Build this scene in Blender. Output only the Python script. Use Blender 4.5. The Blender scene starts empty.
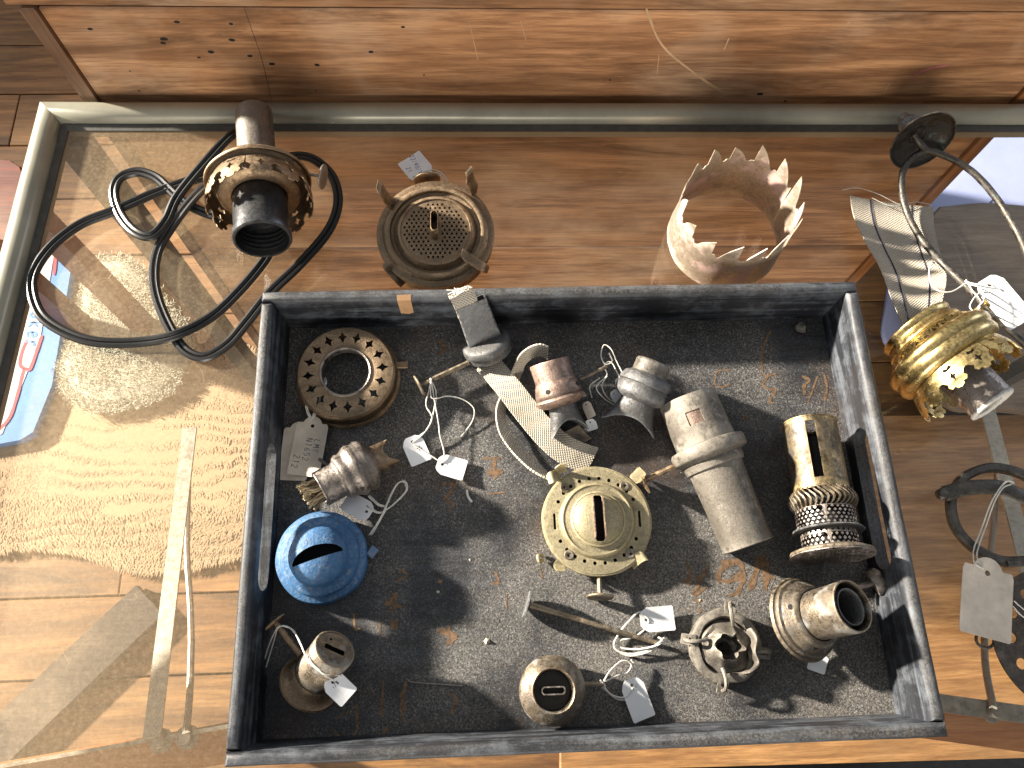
import bpy, bmesh, math, random
from mathutils import Vector, Matrix, Euler, noise as mnoise
R = math.radians; PI = math.pi; TAU = 2 * PI
random.seed(7)
SC = bpy.context.scene
COL = SC.collection
# ------------------------------------------------------------------ camera
# all building lengths below are in millimetres; 1000 mm = 1 m in the scene
CAM_POS = Vector((-60.3, -103.4, 542.4)); CAM_ROT = Euler((R(19.985), R(-1.745), R(-2.032)), 'XYZ'); F_PX = 790.0
cam_d = bpy.data.cameras.new('camera'); cam = bpy.data.objects.new('camera', cam_d); COL.objects.link(cam)
cam.location = CAM_POS / 1000; cam.rotation_euler = CAM_ROT
cam_d.sensor_fit = 'HORIZONTAL'; cam_d.sensor_width = 36.0; cam_d.lens = 36.0 * F_PX / 1024
cam_d.clip_start = 0.01; cam_d.clip_end = 60
SC.camera = cam
# ------------------------------------------------------------------ world, light, exposure
w = bpy.data.worlds.new('World'); SC.world = w; w.use_nodes = True
bg = w.node_tree.nodes['Background']; bg.inputs[0].default_value = (0.95, 0.97, 1.0, 1); bg.inputs[1].default_value = 0.30
SUN_AZ, SUN_EL, SUN_D = R(21), R(17), 7.0          # light travels to +x, a little to -y, downwards
sdir = Vector((math.cos(SUN_EL) * math.cos(SUN_AZ), -math.cos(SUN_EL) * math.sin(SUN_AZ), -math.sin(SUN_EL)))
ld = bpy.data.lights.new('low_sun_through_window', 'SPOT'); ld.energy = 11500; ld.color = (1.0, 0.91, 0.78)
ld.shadow_soft_size = 0.15; ld.spot_size = R(20.5); ld.spot_blend = 0.15
lo = bpy.data.objects.new('low_sun_through_window', ld); COL.objects.link(lo)
lo.location = -sdir * SUN_D; lo.rotation_euler = sdir.to_track_quat('-Z', 'Y').to_euler()
ad = bpy.data.lights.new('window_daylight', 'AREA'); ad.shape = 'RECTANGLE'; ad.size = 1.1; ad.size_y = 1.4; ad.energy = 16; ad.color = (0.86, 0.93, 1.0)
ao = bpy.data.objects.new('window_daylight', ad); COL.objects.link(ao); ao.location = (-2.3, 1.2, 1.5)
ao.rotation_euler = (Vector((0, 0, 0)) - ao.location).to_track_quat('-Z', 'Y').to_euler()
fd = bpy.data.lights.new('front_fill_light', 'AREA'); fd.shape = 'RECTANGLE'; fd.size = 1.2; fd.size_y = 1.2; fd.energy = 70; fd.color = (1.0, 0.93, 0.83)  # added fill lamp, brightens the chest front
fo = bpy.data.objects.new('front_fill_light', fd); COL.objects.link(fo); fo.location = (-0.4, -2.8, 0.6)
fo.rotation_euler = (Vector((0.1, 0.3, -0.3)) - fo.location).to_track_quat('-Z', 'Y').to_euler()
rd = bpy.data.lights.new('right_window_daylight', 'AREA'); rd.shape = 'RECTANGLE'; rd.size = 0.9; rd.size_y = 1.2; rd.energy = 20; rd.color = (0.74, 0.82, 1.0)
ro = bpy.data.objects.new('right_window_daylight', rd); COL.objects.link(ro); ro.location = (3.0, 1.5, 1.1)
ro.rotation_euler = (Vector((0.6, 0.5, -0.4)) - ro.location).to_track_quat('-Z', 'Y').to_euler()
SC.view_settings.view_transform = 'Standard'; SC.view_settings.look = 'None'; SC.view_settings.exposure = 0.0
SC.view_settings.gamma = 1.0; SC.view_settings.use_curve_mapping = False
SC.render.engine = 'CYCLES'; SC.cycles.use_denoising = True
SC.cycles.max_bounces = 8; SC.cycles.transparent_max_bounces = 12; SC.cycles.caustics_reflective = False; SC.cycles.caustics_refractive = False

# ------------------------------------------------------------------ geometry helpers (mm)
CM = CAM_ROT.to_matrix()
def ray(x, y): return CM @ Vector(((x - 512) / F_PX, -(y - 384) / F_PX, -1))
def U(x, y, z=0.0):                                   # photo point -> point on the level z (mm)
    d = ray(x, y); t = (z - CAM_POS.z) / d.z; return CAM_POS + d * t
def UY(x, y, Y, rot=0.0):                             # photo point -> point on an upright plane y' = Y of the frame turned by rot
    Mi = Matrix.Rotation(-rot, 3, 'Z'); c = Mi @ CAM_POS; d = Mi @ ray(x, y); t = (Y - c.y) / d.y; return c + d * t
def lerp(a, b, t): return a + (b - a) * t
def V3(*a): return Vector(a)

def smooth_path(pts, n=8):
    pts = [Vector(p) for p in pts]
    if len(pts) < 3: return pts
    P = [pts[0] * 2 - pts[1]] + pts + [pts[-1] * 2 - pts[-2]]; out = []
    for i in range(1, len(P) - 2):
        p0, p1, p2, p3 = P[i - 1], P[i], P[i + 1], P[i + 2]
        for k in range(n):
            t = k / n
            out.append(0.5 * ((2 * p1) + (p2 - p0) * t + (2 * p0 - 5 * p1 + 4 * p2 - p3) * t * t + (3 * p1 - p0 - 3 * p2 + p3) * t ** 3))
    out.append(P[-2]); return out

class MB:
    def __init__(s): s.v = []; s.f = []; s.uv = {}
    def add(s, vs, fs, M=None):
        o = len(s.v)
        s.v += [(M @ Vector(v)) if M is not None else Vector(v) for v in vs]
        s.f += [tuple(i + o for i in f) for f in fs]; return o
    def lathe(s, prof, seg=56, M=None, a0=0.0, a1=TAU, wob=0.0):
        full = abs(a1 - a0 - TAU) < 1e-6; n = seg if full else seg + 1; vs = []; fs = []
        for (r, z) in prof:
            for k in range(n):
                a = a0 + (a1 - a0) * k / seg; rr = r
                if wob: rr = r + wob * mnoise.noise(Vector((math.cos(a) * 1.7, math.sin(a) * 1.7, z * .06)))
                vs.append((rr * math.cos(a), rr * math.sin(a), z))
        for i in range(len(prof) - 1):
            for k in range(seg):
                k2 = (k + 1) % n if full else k + 1
                a, b, c, d = i * n + k, i * n + k2, (i + 1) * n + k2, (i + 1) * n + k
                if prof[i][0] < 1e-6: fs.append((a, c, d))
                elif prof[i + 1][0] < 1e-6: fs.append((a, b, d))
                else: fs.append((a, b, c, d))
        s.add(vs, fs, M); return s
    def loft(s, rings, closed=True, cap=False, M=None, loop=False):
        n = len(rings[0]); vs = [p for r in rings for p in r]; fs = []
        m = len(rings)
        for i in range(m if loop else m - 1):
            j = (i + 1) % m
            for k in range(n if closed else n - 1):
                k2 = (k + 1) % n; fs.append((i * n + k, i * n + k2, j * n + k2, j * n + k))
        if cap: fs.append(tuple(reversed(range(n)))); fs.append(tuple((m - 1) * n + k for k in range(n)))
        s.add(vs, fs, M); return s
    def tube(s, pts, r, seg=8, smooth=6, M=None, cap=True, flat=None):
        P = smooth_path(pts, smooth) if smooth else [Vector(p) for p in pts]
        rings = []; up = None; N = len(P)
        for i, p in enumerate(P):
            t = (P[min(i + 1, N - 1)] - P[max(i - 1, 0)])
            if t.length < 1e-9: t = Vector((0, 0, 1))
            t.normalize()
            if up is None: up = Vector((0, 0, 1)) if abs(t.z) < .9 else Vector((1, 0, 0))
            x = up.cross(t)
            if x.length < 1e-4: x = Vector((1, 0, 0)).cross(t)
            x.normalize(); y = t.cross(x); up = y
            rr = r(i / max(1, N - 1)) if callable(r) else r
            fx, fy = flat if flat else (1, 1)
            rings.append([p + x * math.cos(TAU * k / seg) * rr * fx + y * math.sin(TAU * k / seg) * rr * fy for k in range(seg)])
        return s.loft(rings, True, cap, M)
    def box(s, c, d, M=None, bev=0.0):
        cx, cy, cz = c; x, y, z = d[0] / 2, d[1] / 2, d[2] / 2
        if bev <= 0:
            vs = [(cx + a * x, cy + b * y, cz + e * z) for e in (-1, 1) for a, b in ((-1, -1), (1, -1), (1, 1), (-1, 1))]
            s.add(vs, [(3, 2, 1, 0), (4, 5, 6, 7), (0, 1, 5, 4), (1, 2, 6, 5), (2, 3, 7, 6), (3, 0, 4, 7)], M); return s
        def ring(e, zz): return [(cx + a * (x - (0 if c2 else 0) - e) + 0, cy + b * (y - e), cz + zz) for a, b, c2 in ((-1, -1, 0), (1, -1, 0), (1, 1, 0), (-1, 1, 0))]
        return s.loft([ring(bev, -z), ring(0, -z + bev), ring(0, z - bev), ring(bev, z)], True, True, M)
    def sheet(s, loops, thick, sx=None, sy=None, fn=None, M=None):     # flat outline with holes, given thickness, cut into strips, then bent by fn(x, y, t)
        cu = bpy.data.curves.new('c', 'CURVE'); cu.dimensions = '2D'; cu.fill_mode = 'BOTH'; cu.extrude = thick / 2
        for L in loops:
            sp = cu.splines.new('POLY'); sp.points.add(len(L) - 1); sp.use_cyclic_u = True
            for p, q in zip(sp.points, L): p.co = (q[0], q[1], 0, 1)
        ob = bpy.data.objects.new('c', cu); me = bpy.data.meshes.new_from_object(ob)
        bm = bmesh.new(); bm.from_mesh(me); bmesh.ops.remove_doubles(bm, verts=bm.verts, dist=1e-4)
        xs = [q[0] for q in loops[0]]; ys = [q[1] for q in loops[0]]
        for st, lo_, hi, no in ((sx, min(xs), max(xs), (1, 0, 0)), (sy, min(ys), max(ys), (0, 1, 0))):
            if st:
                k = lo_ + st
                while k < hi - 1e-3:
                    bmesh.ops.bisect_plane(bm, geom=bm.verts[:] + bm.edges[:] + bm.faces[:], plane_co=(k * no[0], k * no[1], 0), plane_no=no, dist=1e-5); k += st
        bm.verts.index_update()
        vs = [tuple(fn(*v.co)) if fn else tuple(v.co) for v in bm.verts]; fs = [tuple(v.index for v in f.verts) for f in bm.faces]
        bm.free(); bpy.data.objects.remove(ob); bpy.data.curves.remove(cu); bpy.data.meshes.remove(me)
        s.add(vs, fs, M); return s
    def ribbon(s, pts, wvec, thick, n=8, rag=0.0, nv=5):              # a woven strap: wvec(t) gives the half-width vector
        P = smooth_path(pts, n); N = len(P); rings = []; L = 0; us = []
        for i, p in enumerate(P):
            if i: L += (p - P[i - 1]).length
            t = (P[min(i + 1, N - 1)] - P[max(i - 1, 0)]).normalized(); h = wvec(i / (N - 1))
            nrm = t.cross(h).normalized() * thick / 2; ring = []
            for k in range(nv): ring.append((p + h * (2 * k / (nv - 1) - 1) + nrm, 2 * k / (nv - 1) - 1))
            for k in reversed(range(nv)): ring.append((p + h * (2 * k / (nv - 1) - 1) - nrm, 2 * k / (nv - 1) - 1))
            rings.append([q for q, _ in ring]); us.append((L, [b * h.length for _, b in ring]))
        o = len(s.v); s.loft(rings, True, True); m = len(rings[0])
        for i in range(N):
            for k in range(m): s.uv[o + i * m + k] = (us[i][0], us[i][1][k], 0)
        return s
    def bump(s, amp, freq):                                            # small dents so nothing is perfectly regular
        s.v = [v + Vector(mnoise.noise_vector(v * freq)) * amp for v in s.v]; return s

MATW = {}
ALLNAMES = {}
def build(mb, name, mat, parent=None, world=False, label=None, smooth=40, kind=None):
    me = bpy.data.meshes.new(name)
    Mi = None
    if world and parent is not None: Mi = MATW[parent.name].inverted()
    if mat.name in METALS and mat is not M_brass and name not in ('pierced_gallery', 'pinhole_disc', 'perforated_band'): mb.v = [v + Vector(mnoise.noise_vector(v * .05)) * .22 for v in mb.v]
    vs = [(Mi @ v if Mi is not None else v) * .001 for v in mb.v]
    me.from_pydata([tuple(v) for v in vs], [], mb.f); me.validate()
    if mb.uv:
        at = me.attributes.new('wuv', 'FLOAT_VECTOR', 'POINT')
        for i, q in mb.uv.items(): at.data[i].vector = q
    bm = bmesh.new(); bm.from_mesh(me); bmesh.ops.recalc_face_normals(bm, faces=bm.faces); bm.to_mesh(me); bm.free()
    me.materials.append(mat); me.shade_smooth()
    if smooth < 180: me.set_sharp_from_angle(angle=R(smooth))
    o = bpy.data.objects.new(name, me); COL.objects.link(o)
    if parent is not None: o.parent = parent; MATW[o.name] = MATW[parent.name]
    else: MATW[o.name] = Matrix.Identity(4)
    if label: o['label'] = label
    if kind: o['kind'] = kind
    return o
def setp(o, label=None, cat=None, group=None, kind=None):
    for k, v in (('label', label), ('category', cat), ('group', group), ('kind', kind)):
        if v: o[k] = v
    return o
def thing(name, label, cat, M=None, group=None, kind=None):
    o = bpy.data.objects.new(name, None); o.empty_display_size = .01; COL.objects.link(o)
    M = M if M is not None else Matrix.Identity(4); MATW[o.name] = M
    o.location = M.to_translation() * .001; o.rotation_euler = M.to_euler()
    return setp(o, label, cat, group, kind)
def frame(p0, zdir, up=None, spin=0.0):
    z = Vector(zdir).normalized(); up = Vector(up) if up is not None else Vector((0, 0, 1))
    x = up - z * up.dot(z)
    if x.length < .2: x = Vector((1, 0, 0)) - z * z.x
    x.normalize(); y = z.cross(x)
    M = Matrix((x, y, z)).transposed().to_4x4(); M.translation = Vector(p0)
    return M @ Matrix.Rotation(spin, 4, 'Z')
def at(x, y, z, spin=0.0): return Matrix.Translation(U(x, y, z)) @ Matrix.Rotation(spin, 4, 'Z')
def T(x, y, z): return Matrix.Translation((x, y, z))
def RX(a): return Matrix.Rotation(a, 4, 'X')
def RY(a): return Matrix.Rotation(a, 4, 'Y')
def RZ(a): return Matrix.Rotation(a, 4, 'Z')
def circ(cx, cy, r, n=20, a=0.0): return [(cx + r * math.cos(a + TAU * k / n), cy + r * math.sin(a + TAU * k / n)) for k in range(n)]
def star4(cx, cy, rx, ry, inn=.32): return [(cx + (rx if k % 4 == 0 else ry if k % 2 == 0 else inn * (rx + ry) / 2 * .9) * math.cos(PI / 4 * k), cy + (rx if k % 4 == 0 else ry if k % 2 == 0 else inn * (rx + ry) / 2 * .9) * math.sin(PI / 4 * k)) for k in range(8)]
def stad(w_, d_, n=6):                                # stadium outline, w along x, d across
    r = d_ / 2; a = w_ / 2 - r
    return [(a + r * math.cos(-PI / 2 + PI * k / n), r * math.sin(-PI / 2 + PI * k / n)) for k in range(n + 1)] + [(-a + r * math.cos(PI / 2 + PI * k / n), r * math.sin(PI / 2 + PI * k / n)) for k in range(n + 1)]
def rrect(w_, h_, r, n=4):
    out = []
    for cx, cy, a in ((w_ / 2 - r, h_ / 2 - r, 0), (-w_ / 2 + r, h_ / 2 - r, PI / 2), (-w_ / 2 + r, -h_ / 2 + r, PI), (w_ / 2 - r, -h_ / 2 + r, 1.5 * PI)):
        out += [(cx + r * math.cos(a + PI / 2 * k / n), cy + r * math.sin(a + PI / 2 * k / n)) for k in range(n + 1)]
    return out
def shell(prof, t=.7):                                # outer profile -> thin double wall
    return prof + [(max(r - t, .05), z) for r, z in reversed(prof)] + [prof[0]]
def rim(r, z, b=.8, n=6): return [(r + b * math.cos(-PI / 2 + PI * k / n), z + b * math.sin(-PI / 2 + PI * k / n)) for k in range(n + 1)]

# ------------------------------------------------------------------ material helpers
class NT:
    def __init__(s, name):
        s.m = bpy.data.materials.new(name); s.m.use_nodes = True; s.t = s.m.node_tree; s.n = s.t.nodes; s.l = s.t.links
        s.p = s.n['Principled BSDF']; s.out = s.n['Material Output']; s.tc = s.n.new('ShaderNodeTexCoord')
    def new(s, ty, **kw):
        n = s.n.new('ShaderNode' + ty)
        for k, v in kw.items(): setattr(n, k, v)
        return n
    def link(s, a, b): s.l.new(a, b)
    def coord(s, scale=(1, 1, 1), src='Object', rot=(0, 0, 0)):
        mp = s.new('Mapping'); mp.inputs['Scale'].default_value = scale; mp.inputs['Rotation'].default_value = rot
        s.link(s.tc.outputs[src], mp.inputs[0]); return mp.outputs[0]
    def noise(s, vec, scale, detail=4, rough=.6, dist=0.0):
        n = s.new('TexNoise'); s.link(vec, n.inputs['Vector']); n.inputs['Scale'].default_value = scale; n.inputs['Detail'].default_value = detail
        n.inputs['Roughness'].default_value = rough; n.inputs['Distortion'].default_value = dist; return n.outputs['Fac']
    def ramp(s, fac, stops, mode='LINEAR'):
        r = s.new('ValToRGB'); r.color_ramp.interpolation = mode; e = r.color_ramp.elements
        while len(e) < len(stops): e.new(.5)
        for el, (p, c) in zip(e, stops): el.position = p; el.color = (c, c, c, 1) if isinstance(c, (int, float)) else (*c, 1)
        s.link(fac, r.inputs[0]); return r.outputs[0]
    def mix(s, fac, a, b, bt='MIX'):
        m = s.new('Mix', data_type='RGBA', blend_type=bt)
        for ix, v in ((0, fac), (6, a), (7, b)):
            sock = m.inputs[ix]
            if hasattr(v, 'is_output'): s.link(v, sock)
            elif isinstance(v, (int, float)): sock.default_value = v if ix == 0 else (v, v, v, 1)
            else: sock.default_value = (*v, 1)
        return m.outputs[2]
    def math(s, op, a, b=0.0, clamp=False):
        m = s.new('Math', operation=op); m.use_clamp = clamp
        for i, v in enumerate((a, b)):
            if hasattr(v, 'is_output'): s.link(v, m.inputs[i])
            else: m.inputs[i].default_value = v
        return m.outputs[0]
    def set(s, **kw):
        for k, v in kw.items():
            i = s.p.inputs[k.replace('_', ' ')]
            if hasattr(v, 'is_output'): s.link(v, i)
            elif isinstance(v, tuple): i.default_value = (*v, 1)
            else: i.default_value = v
        return s
    def bump(s, h, dist, strength=1.0, prev=None):
        b = s.new('Bump'); b.inputs['Distance'].default_value = dist; b.inputs['Strength'].default_value = strength; s.link(h, b.inputs['Height'])
        if prev is not None: s.link(prev, b.inputs['Normal'])
        s.link(b.outputs[0], s.p.inputs['Normal']); return b.outputs[0]
    def upness(s):
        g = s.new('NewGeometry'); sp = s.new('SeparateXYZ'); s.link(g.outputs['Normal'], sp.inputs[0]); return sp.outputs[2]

METALS = set()
def metal(name, c1, c2, dirt, rough=.38, dirt_amt=.45, dust=.35, dustc=(.34, .31, .27), scale=60, bump=.00025, c3=None, met=1.0, c3amt=.6):
    k = NT(name); c = k.coord()
    n1 = k.noise(c, scale, 6, .65); n2 = k.noise(c, scale * 3.3, 5, .7); n3 = k.noise(c, scale * 14, 3, .7)
    col = k.mix(k.ramp(n1, [(.32, 0), (.68, 1)]), c1, c2)
    dm = k.math('MULTIPLY', k.ramp(k.math('ADD', k.math('MULTIPLY', n2, .7), k.math('MULTIPLY', n1, .3)), [(.62 - dirt_amt * .3, 0), (.74 - dirt_amt * .22, 1)]), .9)
    col = k.mix(dm, col, dirt)
    fine = k.math('MULTIPLY', k.ramp(n3, [(.42, 1), (.56, 0)]), .45); col = k.mix(fine, col, tuple(x * .8 for x in dirt))
    if c3:
        n4 = k.noise(k.coord((1, 1, 1), 'Object', (.4, 1.1, .3)), scale * 1.3, 5, .6); m3 = k.math('MULTIPLY', k.ramp(n4, [(c3amt, 0), (c3amt + .1, 1)]), .85)
        col = k.mix(m3, col, c3); dm = k.math('MAXIMUM', dm, m3)
    gp = k.new('NewGeometry'); ed = k.math('MULTIPLY', k.ramp(gp.outputs['Pointiness'], [(.515, 0), (.58, 1)]), k.math('MULTIPLY', k.ramp(n2, [(.35, 0), (.6, 1)]), .6)); col = k.mix(ed, col, tuple(min(1, x * 1.7) for x in c1)); METALS.add(name)
    up = k.math('MULTIPLY', k.math('SUBTRACT', k.upness(), .25, True), dust * 1.2)
    du = k.math('MULTIPLY', up, k.ramp(k.math('ADD', k.math('MULTIPLY', n3, .6), k.math('MULTIPLY', n2, .4)), [(.38, .1), (.66, 1)]), True)
    col = k.mix(du, col, dustc); bad = k.math('MAXIMUM', k.math('MULTIPLY', dm, .75), du)
    k.set(Base_Color=col, Metallic=k.math('MULTIPLY', k.math('SUBTRACT', 1.0, bad, True), met), Roughness=k.math('ADD', k.math('MULTIPLY', bad, .45), k.math('ADD', rough - .1, k.math('MULTIPLY', n2, .22))))
    k.bump(k.math('ADD', n2, k.math('MULTIPLY', n3, .35)), bump, .8)
    return k.m
def plain(name, c, rough=.6, metv=0.0, var=.25, scale=120, bump=.0001):
    k = NT(name); co = k.coord(); n = k.noise(co, scale, 5, .65)
    k.set(Base_Color=k.mix(k.ramp(n, [(.3, 0), (.7, 1)]), tuple(x * (1 - var) for x in c), tuple(min(1, x * (1 + var * .5)) for x in c)), Roughness=rough, Metallic=metv)
    k.bump(k.noise(co, scale * 4, 3, .6), bump, .7); return k.m
def wood(name, dark, mid, light, axis=0, rough=.5, s=1.0, wear=0.3, wearc=(.45, .33, .22), knots=.6, stain=0.0):
    k = NT(name); sc = [26 * s] * 3; sc[axis] = 2.2 * s
    oi = k.new('ObjectInfo'); va = k.new('VectorMath', operation='ADD'); k.link(k.tc.outputs['Object'], va.inputs[0])
    mu = k.new('VectorMath', operation='SCALE'); k.link(oi.outputs['Random'], mu.inputs['Scale']); mu.inputs[0].default_value = (9, 5, 7); k.link(mu.outputs[0], va.inputs[1])
    def co(scl):
        mp = k.new('Mapping'); mp.inputs['Scale'].default_value = scl; k.link(va.outputs[0], mp.inputs[0]); return mp.outputs[0]
    g1 = k.noise(co(sc), 1.0, 8, .62, 1.4); g2 = k.noise(co([q * 5 for q in sc]), 1.0, 5, .7, .3); blot = k.noise(co((1, 1, 1)), 6 * s, 4, .6)
    col = k.mix(k.ramp(g1, [(.36, 0), (.64, 1)]), dark, light); col = k.mix(.38, col, mid)
    col = k.mix(k.math('MULTIPLY', k.ramp(g2, [(.44, 0), (.64, 1)]), .62), col, dark)
    col = k.mix(k.math('MULTIPLY', k.ramp(blot, [(.48, 0), (.7, 1)]), wear), col, wearc)
    if stain:
        ss = [16 * s] * 3; ss[axis] = 2.6 * s; st = k.noise(co(ss), 1.0, 6, .7, .8); col = k.mix(k.math('MULTIPLY', k.ramp(st, [(.50, 0), (.66, 1)]), stain), col, tuple(x * .55 for x in dark))
    kn = k.noise(co([q * .35 if i != axis else q * 1.6 for i, q in enumerate(sc)]), 1.0, 2, .5)
    col = k.mix(k.math('MULTIPLY', k.ramp(kn, [(.64, 0), (.74, 1)]), knots), col, tuple(x * .35 for x in dark))
    g3 = k.noise(co([q * 15 if i != axis else q * 7 for i, q in enumerate(sc)]), 1.0, 3, .7); col = k.mix(k.math('MULTIPLY', k.ramp(g3, [(.50, 0), (.66, 1)]), .4), col, dark)
    br = k.math('ADD', .8, k.math('MULTIPLY', oi.outputs['Random'], .4)); col = k.mix(1.0, col, br, 'MULTIPLY')
    k.set(Base_Color=col, Roughness=k.math('ADD', rough - .1, k.math('MULTIPLY', g2, .25)))
    k.bump(k.math('ADD', g1, k.math('MULTIPLY', g2, .7)), .0006, .6); return k.m

# ------------------------------------------------------------------ materials
M_tin = metal('worn_tin', (.34, .31, .27), (.22, .20, .17), (.12, .10, .08), .42, .6, .45, (.26, .24, .21), 80, .0004)
M_tindark = metal('dark_tin', (.24, .245, .25), (.13, .13, .13), (.06, .055, .05), .46, .75, .5, (.21, .20, .19), 90, .0006, c3=(.34, .20, .10), c3amt=.64)
M_tinpale = metal('pale_oxidised_tin', (.27, .245, .205), (.18, .16, .13), (.085, .07, .056), .48, .7, .4, (.25, .23, .20), 70, .0004, met=.75)
M_brass = metal('yellow_brass', (.56, .43, .19), (.46, .34, .14), (.17, .115, .055), .27, .18, .2, (.42, .36, .22), 40, .00006)
M_brasspale = metal('pale_dusty_brass', (.42, .36, .21), (.33, .28, .16), (.16, .125, .07), .5, .5, .6, (.42, .375, .27), 80, .0004, met=.65)
M_brassold = metal('tarnished_brass', (.28, .22, .145), (.16, .13, .10), (.075, .062, .05), .4, .65, .4, (.23, .205, .17), 70, .0006, c3=(.25, .245, .235), c3amt=.52)
M_brasstube = metal('smoked_brass', (.40, .29, .13), (.13, .11, .09), (.05, .045, .045), .38, .6, .25, (.24, .20, .14), 30, .0005)
M_bronze = metal('brown_bronze', (.30, .21, .125), (.20, .138, .085), (.09, .06, .04), .42, .5, .65, (.34, .255, .17), 70, .0004)
M_coppery = metal('pinkish_copper', (.36, .24, .185), (.25, .185, .155), (.12, .09, .075), .42, .6, .35, (.27, .22, .19), 90, .0005)
M_nickel = metal('worn_nickel', (.33, .285, .25), (.20, .17, .15), (.09, .075, .062), .34, .6, .3, (.24, .22, .20), 80, .0005)
M_iron = metal('black_iron', (.09, .085, .08), (.06, .055, .05), (.14, .09, .06), .5, .4, .35, (.24, .22, .19))
M_ironring = metal('dark_bronze_ring', (.12, .108, .09), (.065, .06, .052), (.035, .03, .028), .45, .5, .3, (.20, .19, .175), 60, .0005, c3=(.16, .24, .20), c3amt=.64)
M_crown = metal('beige_metal_band', (.48, .41, .32), (.38, .32, .245), (.32, .235, .185), .46, .35, .3, (.50, .45, .38), scale=30, c3=(.56, .38, .33), met=.65, c3amt=.50)
M_verd = metal('blue_grey_knob', (.23, .27, .29), (.30, .30, .28), (.12, .13, .14), .5, .4, .4)
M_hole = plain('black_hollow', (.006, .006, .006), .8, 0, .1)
M_blue = None
k = NT('chipped_blue_paint'); c = k.coord(); n = k.noise(c, 60, 6, .7); n2 = k.noise(c, 420, 4, .7)
col = k.mix(k.ramp(n, [(.35, 0), (.65, 1)]), (.025, .10, .23), (.045, .155, .33)); up = k.math('SUBTRACT', k.upness(), .1, True)
dm = k.math('MULTIPLY', k.math('MULTIPLY', up, k.ramp(n2, [(.45, 0), (.7, 1)])), k.ramp(n, [(.4, .15), (.6, .8)]))
col = k.mix(dm, col, (.34, .36, .36)); ch_ = k.ramp(k.noise(c, 130, 6, .75), [(.60, 0), (.66, 1)]); col = k.mix(k.math('MULTIPLY', ch_, .75), col, (.10, .11, .12)); gp = k.new('NewGeometry'); col = k.mix(k.math('MULTIPLY', k.ramp(gp.outputs['Pointiness'], [(.56, 0), (.64, 1)]), .4), col, (.30, .34, .38)); k.set(Base_Color=col, Roughness=.62); k.bump(k.math('ADD', n2, k.math('MULTIPLY', ch_, -.6)), .0006, .9); M_blue = k.m
M_paper = plain('white_paper', (.87, .87, .87), .8, 0, .06, 90)
M_paperold = plain('aged_cream_paper', (.72, .63, .52), .85, 0, .3, 45)
M_string = plain('white_cotton_string', (.70, .67, .60), .9, 0, .15, 900, .0002)
M_ink = plain('dark_ink', (.03, .03, .06), .7)
M_inkblue = plain('blue_ink', (.05, .07, .28), .7)
M_rubber = plain('black_cable_rubber', (.018, .018, .018), .35, 0, .3, 300)
M_socket = metal('blackened_socket', (.05, .055, .06), (.03, .03, .035), (.02, .02, .02), .3, .3, .2, met=.5)
k = NT('woven_wick'); a = k.new('Attribute', attribute_name='wuv'); mp = k.new('Mapping'); k.link(a.outputs['Vector'], mp.inputs[0]); mp.inputs['Rotation'].default_value = (0, 0, R(38))
w1 = k.new('TexWave', wave_type='BANDS', bands_direction='X'); w1.inputs['Scale'].default_value = .2; k.link(mp.outputs[0], w1.inputs[0]); w1.inputs['Distortion'].default_value = .6
w2 = k.new('TexWave', wave_type='BANDS', bands_direction='Y'); w2.inputs['Scale'].default_value = .2; k.link(mp.outputs[0], w2.inputs[0]); w2.inputs['Distortion'].default_value = .6
h = k.math('MULTIPLY', w1.outputs['Fac'], w2.outputs['Fac']); n = k.noise(k.coord(), 50, 5, .6)
col = k.mix(k.ramp(n, [(.35, 0), (.7, 1)]), (.56, .50, .40), (.76, .70, .60)); col = k.mix(k.math('MULTIPLY', k.math('SUBTRACT', 1.0, h), .45), col, (.36, .30, .22))
k.set(Base_Color=col, Roughness=.95); k.bump(h, .0009, 1.0); M_wick = k.m
M_thread = plain('navy_thread', (.03, .03, .07), .9)
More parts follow.
